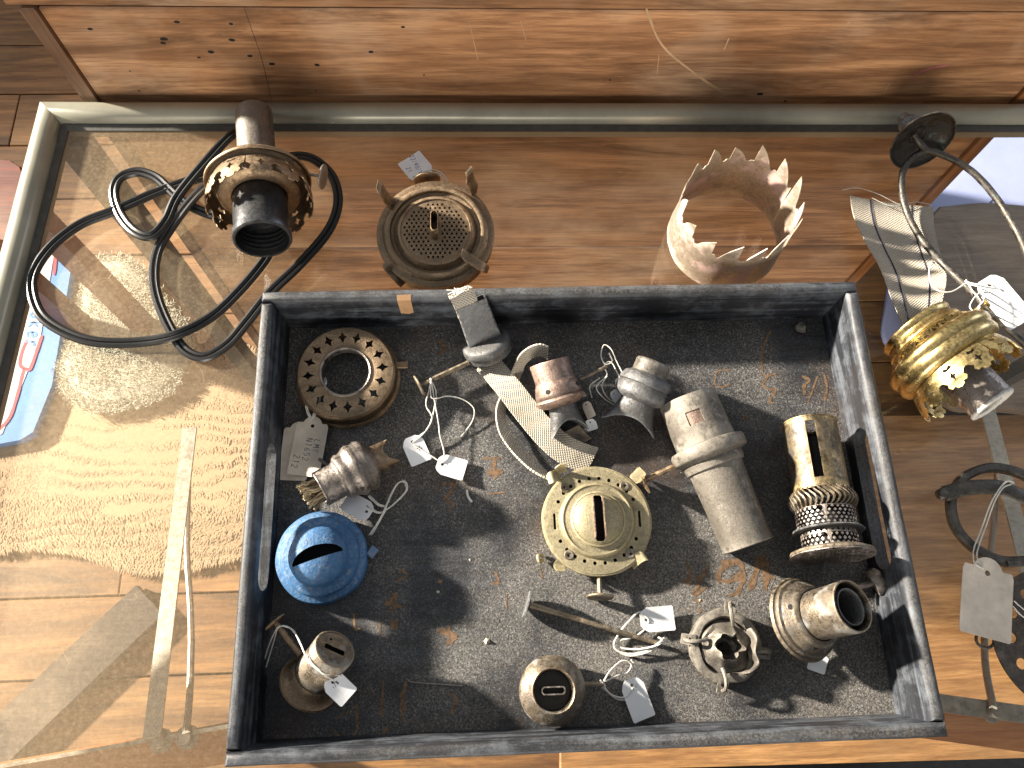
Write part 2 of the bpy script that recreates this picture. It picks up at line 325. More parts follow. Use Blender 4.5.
# tray wood: black paint worn to grey on the edges, dusted with grey ash on level faces
def tray_mat(name, dustamt, grain_axis=0, worn=.5, grain=.35, brown=.55):
    k = NT(name); c = k.coord(); sc = [150, 150, 150]; sc[grain_axis] = 9
    g = k.noise(k.coord(tuple(sc)), 1, 6, .7, .6); b = k.noise(c, 8, 6, .62); sp = k.noise(c, 1500, 2, .8); sp2 = k.noise(c, 620, 5, .8); br = k.noise(k.coord((1, 1, 1), 'Object', (.7, .2, 1)), 17, 6, .65)
    col = k.mix(k.ramp(g, [(.4, 0), (.7, 1)]), (.010, .011, .014), (.036, .040, .050))
    col = k.mix(k.math('MULTIPLY', k.ramp(br, [(.5, 0), (.68, 1)]), brown), col, (.075, .042, .024))
    wm = k.math('ADD', k.math('MULTIPLY', g, .45), k.math('MULTIPLY', k.noise(c, 55, 6, .75), .55)); col = k.mix(k.math('MULTIPLY', k.ramp(wm, [(.48, 0), (.62, 1)]), worn), col, (.17, .19, .215))
    up = k.math('SUBTRACT', k.upness(), .35, True)
    du = k.math('MULTIPLY', k.math('MULTIPLY', k.math('MULTIPLY', up, dustamt * 1.6), k.ramp(b, [(.42, .05), (.58, 1)])), k.math('ADD', .12, k.math('MULTIPLY', k.ramp(sp2, [(.42, 0), (.66, 1)]), .9)), True)
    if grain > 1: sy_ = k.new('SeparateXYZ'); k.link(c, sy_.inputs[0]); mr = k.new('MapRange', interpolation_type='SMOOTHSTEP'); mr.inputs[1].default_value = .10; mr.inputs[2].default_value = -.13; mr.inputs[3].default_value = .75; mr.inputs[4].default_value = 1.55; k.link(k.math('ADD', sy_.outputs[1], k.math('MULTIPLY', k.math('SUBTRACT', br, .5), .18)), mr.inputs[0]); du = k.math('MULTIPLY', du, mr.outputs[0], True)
    col = k.mix(du, col, (.25, .23, .20))
    s2 = k.math('MULTIPLY', k.math('MULTIPLY', k.ramp(sp, [(.60, 0), (.7, .8)]), up), dustamt * 1.1, True)
    col = k.mix(s2, col, (.50, .48, .45))
    vo = k.new('TexVoronoi', feature='F1'); vo.inputs['Scale'].default_value = 1350; k.link(c, vo.inputs['Vector']); sx = k.new('SeparateColor'); k.link(vo.outputs['Color'], sx.inputs[0])
    gr = k.math('MULTIPLY', k.math('MULTIPLY', k.ramp(sx.outputs[0], [(.70, 0), (.98, 1)]), k.math('ADD', .12, k.math('MULTIPLY', k.ramp(b, [(.42, .05), (.58, 1)]), .6))), k.math('MULTIPLY', up, grain), True)
    col = k.mix(gr, col, (.42, .39, .35)); col = k.mix(k.math('MULTIPLY', k.math('MULTIPLY', k.ramp(sx.outputs[1], [(.6, 0), (.9, 1)]), up), grain * .8, True), col, (.018, .016, .015))
    k.set(Base_Color=col, Roughness=k.math('ADD', .52, k.math('MULTIPLY', du, .4), True)); k.bump(k.math('ADD', k.math('MULTIPLY', g, .6), k.math('MULTIPLY', sp2, k.math('ADD', .15, du))), .0005, .9); return k.m
M_trayfloor = tray_mat('dusty_black_tray_floor', .85, 0, .06, 1.3, .85)
M_trayx = tray_mat('black_tray_wood_x', .38, 0, .55, .25, .12); M_trayy = tray_mat('black_tray_wood_y', .38, 1, .55, .25, .12)
M_scratch = plain('bare_wood_scratches', (.20, .12, .065), .8, 0, .7, 420)
M_barewood = plain('bare_pine', (.55, .32, .16), .7, 0, .2, 100)
M_frame = plain('olive_grey_frame_paint', (.34, .325, .255), .34, .25, .22, 14, .00015)
M_gasket = plain('dark_frame_gasket', (.055, .052, .045), .6, 0, .4, 150)
M_panel = wood('orange_brown_panel_wood', (.14, .060, .026), (.50, .25, .112), (.65, .36, .18), 0, .42, 1.35, .75, (.60, .41, .26), .9, stain=.8)
M_panelz = wood('orange_brown_post_wood', (.13, .045, .014), (.40, .16, .05), (.52, .24, .09), 2, .42)
M_panelend = wood('brown_end_board', (.07, .03, .015), (.13, .06, .03), (.2, .1, .05), 2, .5)
M_floor = wood('golden_floorboards', (.075, .030, .008), (.26, .118, .036), (.36, .178, .060), 0, .5, .8, .5, (.30, .175, .07), .95, stain=.8)
M_honey = wood('honey_oak_board', (.20, .085, .026), (.50, .255, .092), (.64, .345, .14), 0, .45, 1.6, .3, (.5, .3, .14), .5, stain=.35)
M_redwood = wood('reddish_mahogany', (.06, .016, .009), (.14, .038, .02), (.19, .06, .03), 0, .4)
M_rail = wood('orange_varnished_rail', (.50, .16, .05), (.78, .32, .10), (.85, .42, .16), 0, .3, 2.0, .1)
M_greywood = wood('grey_brown_seat_wood', (.09, .06, .042), (.17, .125, .09), (.24, .185, .14), 0, .55, 1.4, .4, (.28, .22, .17))
M_steel = metal('dull_steel_strip', (.34, .31, .26), (.29, .26, .22), (.20, .165, .12), .5, .3, .2, (.36, .33, .27))
M_hide = None
k = NT('cream_fleece'); n = k.noise(k.coord(), 9, 5, .6); oi = k.noise(k.coord(), 160, 3, .7)
k.set(Base_Color=k.mix(k.ramp(oi, [(.1, 0), (.9, 1)]), k.mix(n, (.30, .20, .115), (.38, .26, .155)), (.47, .34, .215)), Roughness=.95); M_hide = k.m
k = NT('dusty_hazed_glass')
for nd in (k.p,): k.n.remove(nd)
tr = k.new('BsdfTransparent'); tr.inputs[0].default_value = (.975, .98, .965, 1); gl = k.new('BsdfGlossy'); gl.inputs['Roughness'].default_value = .03; df = k.new('BsdfDiffuse'); df.inputs[0].default_value = (.84, .63, .40, 1)
gg = k.new('NewGeometry'); dp = k.new('VectorMath', operation='DOT_PRODUCT'); k.link(gg.outputs['Normal'], dp.inputs[0]); k.link(gg.outputs['Incoming'], dp.inputs[1])
fres = k.math('ADD', .035, k.math('MULTIPLY', k.math('POWER', k.math('SUBTRACT', 1.0, k.math('ABSOLUTE', dp.outputs['Value'])), 5.0), .965))
c = k.coord(); n1 = k.noise(c, 5, 4, .6); n2 = k.noise(c, 900, 2, .8); n3 = k.noise(c, 300, 4, .8)
vo = k.new('TexVoronoi', feature='DISTANCE_TO_EDGE'); vo.inputs['Scale'].default_value = 16; cc = k.new('Mapping'); cc.inputs['Scale'].default_value = (1, 3.0, 1); cc.inputs['Rotation'].default_value = (0, 0, .7)
dn = k.new('TexNoise'); dn.inputs['Scale'].default_value = 12; k.link(c, dn.inputs['Vector']); mxv = k.mix(.06, c, dn.outputs['Color']); k.link(mxv, cc.inputs[0]); k.link(cc.outputs[0], vo.inputs['Vector'])
scr = k.math('MULTIPLY', k.ramp(vo.outputs['Distance'], [(0, 1), (.006, 0)]), k.ramp(k.noise(c, 14, 3), [(.55, 0), (.66, 1)]))
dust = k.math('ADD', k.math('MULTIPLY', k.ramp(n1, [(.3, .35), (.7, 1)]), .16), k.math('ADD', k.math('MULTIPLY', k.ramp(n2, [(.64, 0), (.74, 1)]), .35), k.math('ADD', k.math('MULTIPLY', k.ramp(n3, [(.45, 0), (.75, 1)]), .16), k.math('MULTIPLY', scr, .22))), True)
sxx = k.new('SeparateXYZ'); k.link(c, sxx.inputs[0]); haze_x = k.new('MapRange', interpolation_type='SMOOTHSTEP'); haze_x.inputs[1].default_value = -.40; haze_x.inputs[2].default_value = -.08; haze_x.inputs[3].default_value = .95; haze_x.inputs[4].default_value = .10
k.link(k.math('ADD', sxx.outputs[0], k.math('MULTIPLY', k.math('SUBTRACT', n1, .5), .25)), haze_x.inputs[0]); dust = k.math('MULTIPLY', dust, haze_x.outputs[0], True)  # real dust, thickened to the left to paint in the sunlit haze
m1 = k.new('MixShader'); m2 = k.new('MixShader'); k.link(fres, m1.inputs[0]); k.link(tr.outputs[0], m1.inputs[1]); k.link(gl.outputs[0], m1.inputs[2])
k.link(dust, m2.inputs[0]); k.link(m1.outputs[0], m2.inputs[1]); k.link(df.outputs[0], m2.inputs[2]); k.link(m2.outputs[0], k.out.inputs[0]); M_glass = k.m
M_packblue = plain('packet_blue_print', (.10, .25, .55), .6, 0, .12, 40); M_packwhite = plain('packet_white_card', (.62, .58, .54), .7, 0, .1, 40); M_packred = plain('packet_red_print', (.50, .05, .07), .6, 0, .1, 40)
M_bluecloth = plain('pale_blue_sheet', (.46, .52, .84), .8, 0, .12, 8, .0004)
M_subfloor_shadow = wood('dark_subfloor_and_shadow', (.012, .009, .008), (.03, .022, .018), (.05, .038, .03), 0, .7)  # subfloor wood, also colours the slab that stands in for a floor shadow

# ------------------------------------------------------------------ writing: simple pen strokes
GLY = {'0': [[(.5, 1), (.1, .7), (.1, .3), (.5, 0), (.9, .3), (.9, .7), (.5, 1)]], '1': [[(.3, .8), (.55, 1), (.5, 0)]], '2': [[(.1, .75), (.5, 1), (.85, .7), (.1, 0), (.95, .05)]],
       '4': [[(.6, 0), (.65, 1), (.05, .35), (.95, .4)]], '5': [[(.9, 1), (.2, 1), (.2, .6), (.75, .6), (.8, .2), (.1, 0)]], '6': [[(.8, 1), (.2, .5), (.2, .1), (.7, 0), (.8, .35), (.25, .4)]], '8': [[(.5, .5), (.15, .8), (.5, 1), (.85, .8), (.15, .2), (.5, 0), (.85, .2), (.5, .5)]],
       'N': [[(.05, 0), (.15, 1), (.8, 0), (.9, 1)]], 'L': [[(.2, 1), (.15, 0), (.9, .05)]], 'M': [[(0, 0), (.2, 1), (.5, .35), (.8, 1), (1, 0)]], 'T': [[(0, .95), (1, 1)], [(.5, 1), (.45, 0)]], '/': [[(0, -.1), (.8, 1.1)]], ' ': [],
       'i': [[(.45, .6), (.5, 0)], [(.45, .9), (.5, .85)]], 'k': [[(.2, 1.2), (.15, 0)], [(.8, .7), (.2, .35), (.85, 0)]], 'e': [[(.15, .4), (.85, .45), (.6, .75), (.2, .5), (.3, .05), (.85, .15)]], 'r': [[(.2, .7), (.2, 0)], [(.2, .45), (.5, .72), (.8, .65)]],
       'u': [[(.15, .7), (.2, .1), (.6, .02), (.8, .3)], [(.8, .7), (.82, 0)]], 'o': [[(.5, .72), (.12, .4), (.4, 0), (.85, .3), (.5, .72)]]}
def strokes_text(txt, h_):                            # -> polylines centred on the origin, height h
    out = []; x = 0
    for ch in txt:
        for st in GLY[ch]: out.append([(x + p[0] * .6 * h_, p[1] * h_ - h_ / 2) for p in st])
        x += .8 * h_
    return [[(a - x / 2, b) for a, b in st] for st in out]
def flat_stroke(mb, pts3, half, nrm, vary=0.0):       # a flat pen stroke lying on a surface with normal nrm
    P = smooth_path(pts3, 5); N = len(P); vs = []; fs = []; nrm = Vector(nrm)
    for i, p in enumerate(P):
        t = (P[min(i + 1, N - 1)] - P[max(i - 1, 0)])
        if t.length < 1e-6: t = Vector((1, 0, 0))
        s_ = nrm.cross(t.normalized()); hh = half * (1 + vary * mnoise.noise(p * .35)) * (1 if 0 < i < N - 1 else .6)
        vs += [p + s_ * hh, p - s_ * hh]
    for i in range(N - 1): fs.append((2 * i, 2 * i + 1, 2 * i + 3, 2 * i + 2))
    mb.add(vs, fs)

def tag_loops(w_, h_, kind):
    if kind == 'scallop':                             # round head between two shoulders
        r = w_ * .30; out = [(-w_ / 2 + 1.2, -h_ / 2), (w_ / 2 - 1.2, -h_ / 2), (w_ / 2, -h_ / 2 + 1.2), (w_ / 2, h_ / 2 - r * 1.05), (w_ / 2 - 1.2, h_ / 2 - r * .72), (r * .98, h_ / 2 - r * .70)]
        out += [(r * math.cos(a), h_ / 2 - r + r * math.sin(a)) for a in [R(18 + 16 * i) for i in range(10)]]
        out += [(-r * .98, h_ / 2 - r * .70), (-w_ / 2 + 1.2, h_ / 2 - r * .72), (-w_ / 2, h_ / 2 - r * 1.05), (-w_ / 2, -h_ / 2 + 1.2)]
        return [out, circ(0, h_ / 2 - r, w_ * .055, 12)]
    c = w_ * .27
    out = [(-w_ / 2 + .8, -h_ / 2), (w_ / 2 - .8, -h_ / 2), (w_ / 2, -h_ / 2 + .8), (w_ / 2, h_ / 2 - c * 1.2), (w_ / 2 - c * .5, h_ / 2 - c * .35), (w_ / 2 - c, h_ / 2), (-w_ / 2 + c, h_ / 2), (-w_ / 2 + c * .5, h_ / 2 - c * .35), (-w_ / 2, h_ / 2 - c * 1.2), (-w_ / 2, -h_ / 2 + .8)]
    return [out, circ(0, h_ / 2 - c * .95, w_ * .075, 12)]
def paper_tag(parent, cx, cy, z, w_, h_, head, mat=None, kind='small', tilt=(0, 0), txt=(), txtm=None, th=2.2, turn=0, bend=.6, name='paper_tag'):
    """head = photo direction (dx, dy) from the tag's foot to its hole end; txt = [(text, x, y)] in tag space"""
    c0 = U(cx, cy, z); d = U(cx + head[0], cy + head[1], z) - c0; ang = math.atan2(d.y, d.x) - PI / 2
    M = Matrix.Translation(c0) @ RZ(ang) @ RX(R(tilt[0])) @ RY(R(tilt[1]))
    fn = lambda x, y, t: (x, y, t + bend * (x / w_ * 2) ** 2 + bend * .7 * (y / h_ * 2 + .3) ** 2)
    mb = MB(); mb.sheet(tag_loops(w_, h_, kind), .32, w_ / 5, h_ / 6, fn, M); o = build(mb, name, mat or M_paper, parent, True)
    if txt:
        mb = MB()
        for s_, tx, ty in txt:
            for st in strokes_text(s_, th):
                rot = [(tx + a * math.cos(turn) - b * math.sin(turn), ty + a * math.sin(turn) + b * math.cos(turn)) for a, b in st]
                flat_stroke(mb, [M @ Vector(fn(a, b, .24)) for a, b in rot], .19, M.to_3x3() @ Vector((0, 0, 1)))
        build(mb, 'handwriting', txtm or M_ink, o, True)
    return o
def string(parent, paths, r=.55, name='string', mat=None, twin=0.0):
    mb = MB()
    for p in paths:
        r_s = r * .86; pts = [U(*q) for q in p]; mb.tube(pts, r_s, 6, 7)
        if twin:
            pts2 = [q + Vector((twin, twin * .6, twin * .3 * math.sin(i))) for i, q in enumerate(pts)]; mb.tube(pts2, r_s, 6, 7)
    mb.bump(.22, .9); return build(mb, name, mat or M_string, parent, True)

# ================================================================== SETTING
FLOOR_Z = -720.0
CROT = R(-.75)                                        # the case and the chest behind it stand a hair askew
fl = thing('floor', 'golden brown floorboards far below the glass', None, T(0, 0, FLOOR_Z)); fl['kind'] = 'structure'
if 'category' in fl: del fl['category']
mb = MB(); mb.box((0, 1000, -30), (6000, 5000, 12)); build(mb, 'subfloor', M_subfloor_shadow, fl)
pm = None
for i in range(40):
    y0 = -1450 + i * 118
    for j, (xa, xb) in enumerate(((-2990, -310 + 620 * ((i * 37) % 5 - 2) / 2), (-308 + 620 * ((i * 37) % 5 - 2) / 2, 2990))):
        mb = MB(); mb.box(((xb - xa) / 2, 0, -11), (xb - xa, 115.5, 22), None, 1.2)
        o = build(mb, 'floorboard', M_floor, fl); o.location = (xa * .001, y0 * .001, random.uniform(-.0008, .0008))

# ------------------------------------------------------------------ wooden chest behind the case
CY = 346.0
ch = thing('wooden_chest', 'long orange brown wooden chest front with worm holes standing behind the glass case', 'chest', RZ(CROT) @ T(0, 0, FLOOR_Z))
cx0, cx1 = -372.0, 396.0
z_a = UY(640, 10, CY, CROT).z - FLOOR_Z; z_b = UY(560, 247, CY, CROT).z - FLOOR_Z; TOPZ = z_a + .6
for za, zb in ((40, z_b - 170), (z_b - 168, z_b - 1.2), (z_b + .2, z_a - 1)):
    mb = MB(); mb.box(((cx0 + cx1) / 2, CY + 9, (za + zb) / 2), (cx1 - cx0, 18, zb - za), None, 1.0); build(mb, 'front_board', M_panel, ch)
for xa, xb in ((cx0 - 12, cx0 - .4), (cx1 + .4, cx1 + 12)):
    mb = MB(); mb.box(((xa + xb) / 2, CY + 14, TOPZ / 2), (xb - xa, 36, TOPZ), None, 1.5); build(mb, 'end_post', M_panelend if xa < 0 else M_panelz, ch)
    mb = MB(); mb.box(((xa + xb) / 2, CY + 250, TOPZ / 2 + 20), (14, 430, TOPZ - 42), None, 1.0); build(mb, 'end_panel', M_panelend, ch)
mb = MB(); mb.box(((cx0 + cx1) / 2, CY + 237, TOPZ + 6.5), (cx1 - cx0 + 40, 476, 12), None, 1); build(mb, 'lid', M_panel, ch)
mb = MB(); mb.box(((cx0 + cx1) / 2, CY + 475, TOPZ / 2 + 20), (cx1 - cx0, 14, TOPZ - 44), None, 1); build(mb, 'back_panel', M_panelend, ch)
mb = MB()
Mc = (RZ(CROT) @ T(0, 0, FLOOR_Z)).inverted()
def on_panel(x, y, off=.12): p = UY(x, y, CY - off, CROT); return Vector((p.x, p.y, p.z - FLOOR_Z))
for hx, hy, hw in ((117, 4, 6), (177, 22, 3.2), (164, 39, 4.5), (163, 43, 3.2), (232, 40, 3.6), (231, 24, 2.2), (211, 52, 3.8), (199, 57.5, 2), (250, 56, 3), (272, 64, 3.6), (317, 65, 3.2), (371, 52, 3), (403, 27, 2.2), (90, 29, 3), (220, 1, 2.5), (139, 91, 1.4), (130, 71, 1.2), (424, 75, 1.2), (760, 94, 4), (785, 101, 2), (610, 80, 1.5), (316, 91, 1.2)):
    c0 = on_panel(hx, hy); n = 12
    mb.add([c0] + [c0 + Vector((hw * .62 * math.cos(TAU * q / n) * (1 + .25 * random.random()), 0, (hw * .28 + .3) * math.sin(TAU * q / n) * (1 + .25 * random.random()))) for q in range(n)], [(0, 1 + q, 1 + (q + 1) % n) for q in range(n)])
build(mb, 'worm_holes', M_hole, ch, kind='stuff')
mb = MB()
for st, hw in (([(645, 5), (662, 45), (697, 75), (727, 95)], .9), ([(724, 50), (729, 38)], .8), ([(659, 55), (657, 75)], .5), ([(884, 93), (890, 83)], .7), ([(845, 26), (850, 22)], 2.2), ([(520, 20), (526, 40)], .3), ([(470, 25), (478, 60)], .4)):
    flat_stroke(mb, [on_panel(a, b, .2) for a, b in st], hw, (0, -1, 0), .8)
build(mb, 'pale_scratches', plain('pale_scratch', (.55, .36, .2), .8), ch, kind='stuff')
mb = MB(); flat_stroke(mb, [on_panel(a, b, .2) for a, b in ((242, 0), (250, 25), (262, 60), (272, 103))], .14, (0, -1, 0), .5); build(mb, 'crack', M_hole, ch)
mb = MB(); flat_stroke(mb, [on_panel(a, b, .2) for a, b in ((913, 76), (925, 70), (948, 65))], 1.4, (0, -1, 0), .9); build(mb, 'pink_smear', plain('pink_smear', (.5, .17, .17), .7), ch)

# ------------------------------------------------------------------ glass topped display case
dc = thing('display_case', 'glass topped display case with olive grey metal frame under the black tray', 'display case', RZ(CROT) @ T(0, 0, FLOOR_Z))
X0, X1, Y0, Y1 = -417.0, 800.0, -188.0, 339.0; RW = 19.0
GZ = -FLOOR_Z
prof = [(0, -14), (0, 4), (1.2, 7.5), (4, 10), (9, 11.2), (14, 10), (17, 7), (18, 3), (18.6, 1.5), (RW, .6), (RW, -14)]   # (inwards, up)
corners = [(X0, Y1), (X1, Y1), (X1, Y0), (X0 - 17, Y0)]; inn = [(1, -1), (-1, -1), (-1, 1), (1, 1)]
for i in range(4):
    j = (i + 1) % 4; rings = []
    for (cx, cy), (ix, iy) in ((corners[i], inn[i]), (corners[j], inn[j])):
        rings.append([(cx + ix * d, cy + iy * d, GZ + h_) for d, h_ in prof])
    a, b = rings; sub = 24
    mb = MB(); mb.loft([[Vector(p).lerp(Vector(q), t / sub) for p, q in zip(a, b)] for t in range(sub + 1)], True, True); mb.bump(.35, .02)
    build(mb, 'frame_rail', M_frame, dc, smooth=60)
mb = MB()
d0, d1 = RW + .3, RW + 5.5
for i in range(4):
    j = (i + 1) % 4; rr = []
    for (cx, cy), (ix, iy) in ((corners[i], inn[i]), (corners[j], inn[j])): rr.append([(cx + ix * d, cy + iy * d, GZ + h_) for d, h_ in ((d0, .05), (d0, 2.4), (d1, 1.2), (d1, .05))])
    mb.loft(rr, True, True)
build(mb, 'gasket', M_gasket, dc)
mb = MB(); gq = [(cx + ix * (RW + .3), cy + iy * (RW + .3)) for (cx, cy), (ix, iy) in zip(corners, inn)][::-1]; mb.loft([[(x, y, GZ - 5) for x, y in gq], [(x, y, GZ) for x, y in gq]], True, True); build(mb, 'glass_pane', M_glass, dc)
for lx, ly in ((X0 + 16, Y1 - 16), (X1 - 16, Y1 - 16), (X1 - 16, Y0 + 16), (X0 + 16, Y0 + 16)):
    mb = MB(); mb.box((lx, ly, (GZ - 15) / 2), (22, 22, GZ - 15.5), None, 2); build(mb, 'corner_post', M_gasket, dc)
# stays and inner door rails seen through the glass near the front edge
Mcw = (RZ(CROT) @ T(0, 0, FLOOR_Z)).inverted()
def under(x, y, z): return Mcw @ U(x, y, z)
def bar(pts, w_, t_, name, mat):
    a, b = [under(*p) for p in pts]; d = (b - a).normalized(); s_ = d.cross(Vector((0, 0, 1))).normalized(); n_ = s_.cross(d)
    mb = MB(); mb.loft([[p + s_ * w_ / 2 * q + n_ * t_ / 2 * e for q, e in ((-1, -1), (1, -1), (1, 1), (-1, 1))] for p in (a, b)], True, True); return build(mb, name, mat, dc)
bar([(-40, 790, -70), (330, 724, -70)], 26, 22, 'inner_rail', M_rail)
bar([(800, 702, -70), (1120, 746, -70)], 26, 22, 'inner_rail', M_rail)
bar([(-40, 773, -62), (330, 708, -62)], 2.6, 26, 'rail_edge_strip', M_steel)
bar([(800, 684, -62), (1120, 728, -62)], 12, 20, 'rail_edge_strip', M_steel)
bar([(152, 738, -46), (190, 428, -130)], 12, 2.2, 'stay_bar', M_steel)
mb = MB(); mb.tube([under(186, 733, -46), under(190, 690, -70), under(191, 620, -110), under(187, 545, -150), under(189, 470, -200)], 2.6, 8, 6); build(mb, 'stay_rod', M_steel, dc)
mb = MB(); mb.tube([under(993, 708, -46), under(985, 660, -70), under(986, 600, -90), under(993, 530, -120), under(998, 460, -150)], 2.6, 8, 6); build(mb, 'stay_rod', M_steel, dc)
bar([(1046, 640, -90), (985, 400, -150)], 14, 2.0, 'stay_bar', M_steel)
for px, py in ((161, 741), (187, 737), (992, 711)):
    mb = MB(); mb.lathe([(0, 6), (4, 6), (4.6, 5), (4.6, 0), (8, -.2), (8, -2), (0, -2)], 12, T(*under(px, py, -52))); build(mb, 'bolt', M_steel, dc)

# ------------------------------------------------------------------ things on the floor beneath and beside the case
hide_px = [(-90, 330), (-20, 318), (45, 305), (66, 262), (100, 258), (150, 275), (215, 330), (300, 370), (345, 430), (340, 520), (300, 548), (240, 556), (200, 566), (150, 572), (120, 566), (85, 554), (40, 547), (0, 551), (-60, 545), (-110, 470)]
poly = [U(x, y, FLOOR_Z) for x, y in hide_px]
def inside(x, y):
    c_ = False; n = len(poly)
    for i in range(n):
        a, b = poly[i], poly[(i + 1) % n]
        if (a.y > y) != (b.y > y) and x < (b.x - a.x) * (y - a.y) / (b.y - a.y) + a.x: c_ = not c_
    return c_
hd = thing('fleece_hide', 'shaggy cream fleece hide spread on the floor seen through dusty glass', 'hide', T(poly[5].x, poly[5].y - 150, FLOOR_Z))
xs = [p.x for p in poly]; ys = [p.y for p in poly]
mb = MB(); P = smooth_path(poly + [poly[0]], 6)[:-1]
cen = sum((p for p in P), Vector()) / len(P)
mb.loft([[Vector((lerp(cen.x, p.x, s_), lerp(cen.y, p.y, s_), FLOOR_Z + h_)) for p in P] for s_, h_ in ((1, 1), (.97, 7), (.6, 12), (.01, 13))], True, True); build(mb, 'skin', M_hide, hd, True)
mb = MB(); rnd = random.Random(3); cnt = 0; V = []; Fc = []
while cnt < 70000:
    x = rnd.uniform(min(xs), max(xs)); y = rnd.uniform(min(ys), max(ys))
    if not inside(x, y): continue
    cnt += 1
    nz = mnoise.noise_vector(Vector((x * .011, y * .02, 3.1))); wv = math.sin(y * .26 + 7 * mnoise.noise(Vector((x * .010, y * .014, 0))) + 1.5 * mnoise.noise(Vector((x * .05, y * .05, 2)))) * (.5 + .8 * mnoise.noise(Vector((x * .012, y * .012, 7))))
    ang = -PI / 2 + .9 * nz.x + .3 * rnd.uniform(-1, 1) + .25 * wv; L = rnd.uniform(9, 15); dx, dy = math.cos(ang), math.sin(ang); hw = rnd.uniform(.7, 1.2)
    b0 = Vector((x, y, FLOOR_Z + 10 + 1.3 * wv)); lift = 1.8 + .5 * wv + rnd.uniform(0, 1.2); s_ = Vector((-dy, dx, 0)) * hw
    m_ = b0 + Vector((dx * L * .5, dy * L * .5, lift)); e_ = b0 + Vector((dx * L, dy * L, lift * .35)); o = len(V)
    V += [b0 - s_, b0 + s_, m_ + s_, m_ - s_, e_]; Fc += [(o, o + 1, o + 2, o + 3), (o + 3, o + 2, o + 4)]
mb.add(V, Fc); build(mb, 'fleece', M_hide, hd, True, smooth=180, kind='stuff')
wool_px = [(60, 372), (78, 330), (92, 264), (135, 262), (165, 300), (192, 338), (172, 392), (110, 412), (74, 402)]
wz = FLOOR_Z + 22; wpoly = smooth_path([U(x, y, wz) for x, y in wool_px + [wool_px[0]]], 5)[:-1]
wb = thing('wool_bundle', 'pale fluffy wool bundle lying on the hide under the looped black cable', 'wool', T(*U(125, 340, FLOOR_Z + 14)))
wc = sum(wpoly, Vector()) / len(wpoly); mb = MB(); mb.loft([[wc.lerp(p, s_) + Vector((0, 0, h_)) for p in wpoly] for s_, h_ in ((.97, -8), (1, 4), (.85, 15), (.5, 22), (.01, 25))], True, True)
M_wool = plain('pale_wool', (.50, .48, .38), .95, 0, .3, 60); build(mb, 'bundle', M_wool, wb, True)
mb = MB(); V = []; Fc = []
for i in range(15000):
    p = rnd.choice(wpoly); q = wc.lerp(p, math.sqrt(rnd.random())); fr_ = ((q - wc).length / max(1, (p - wc).length)); b0 = Vector((q.x + rnd.uniform(-9, 9), q.y + rnd.uniform(-9, 9), wz + 24 - 20 * fr_ ** 2)); a0 = rnd.uniform(0, TAU) + 4 * mnoise.noise(b0 * .05)
    L = rnd.uniform(7, 14); dx, dy = math.cos(a0), math.sin(a0); s_ = Vector((-dy, dx, 0)) * .55; m_ = b0 + Vector((dx * L * .4, dy * L * .4, 5)); e_ = b0 + Vector((dx * L * .6 - dy * L * .4, dy * L * .6 + dx * L * .4, 4)); o = len(V)
    V += [b0 - s_, b0 + s_, m_ + s_, m_ - s_, e_]; Fc += [(o, o + 1, o + 2, o + 3), (o + 3, o + 2, o + 4)]
mb.add(V, Fc); build(mb, 'wool_fibres', M_wool, wb, True, smooth=180, kind='stuff')
# printed packet
pk = [(-40, 470), (34, 443), (50, 400), (74, 249), (50, 246), (8, 255), (-40, 330)]
pkt = thing('printed_packet', 'flat blue and red printed packet lying under the glass by the left frame', 'packet', T(*U(30, 350, FLOOR_Z + 24)))
pz = FLOOR_Z + 30
def slab(pts, z0, z1, mb): mb.loft([[U(x, y, z0) for x, y in pts], [U(x, y, z1) for x, y in pts]], True, True)
# taper keeps true verticals: both rings use the outline at the upper level
def slab_up(pts, z0, z1, mb):
    top = [U(x, y, z1) for x, y in pts]; mb.loft([[Vector((p.x, p.y, z0)) for p in top], top], True, True)
mb = MB(); slab_up([(-45, 452), (20, 440), (33, 432), (52, 385), (74, 250), (56, 246), (40, 262), (10, 330), (-45, 380)], FLOOR_Z + 12, pz, mb); build(mb, 'card', M_packblue, pkt, True)
mb = MB(); slab_up([(-45, 450), (2, 434), (18, 395), (40, 340), (55, 248), (42, 262), (10, 330), (-45, 380)], pz + .1, pz + .8, mb); build(mb, 'white_panel', M_packwhite, pkt, True)
for st in ([(-10, 436), (8, 420), (17, 396), (24, 370), (30, 369), (37, 350), (42, 335)], [(24, 369), (20, 364), (22, 352), (27, 340)], [(50, 250), (55, 256), (54, 275)]): mb = MB(); flat_stroke(mb, [U(x, y, pz + 1.1) for x, y in st], 2.6, (0, 0, 1), .2); build(mb, 'red_line', M_packred, pkt, True)
mb = MB()
a_, b_ = U(30, 352, pz + 1.2), U(40, 300, pz + 1.2); e1 = (b_ - a_).normalized(); e2 = Vector((-e1.y, e1.x, 0))
for st in strokes_text('uoker', 22): flat_stroke(mb, [(a_ + b_) / 2 - e1 * q + -e2 * r_ for q, r_ in st], 2.0, (0, 0, 1))
build(mb, 'lettering', M_packblue, pkt, True)
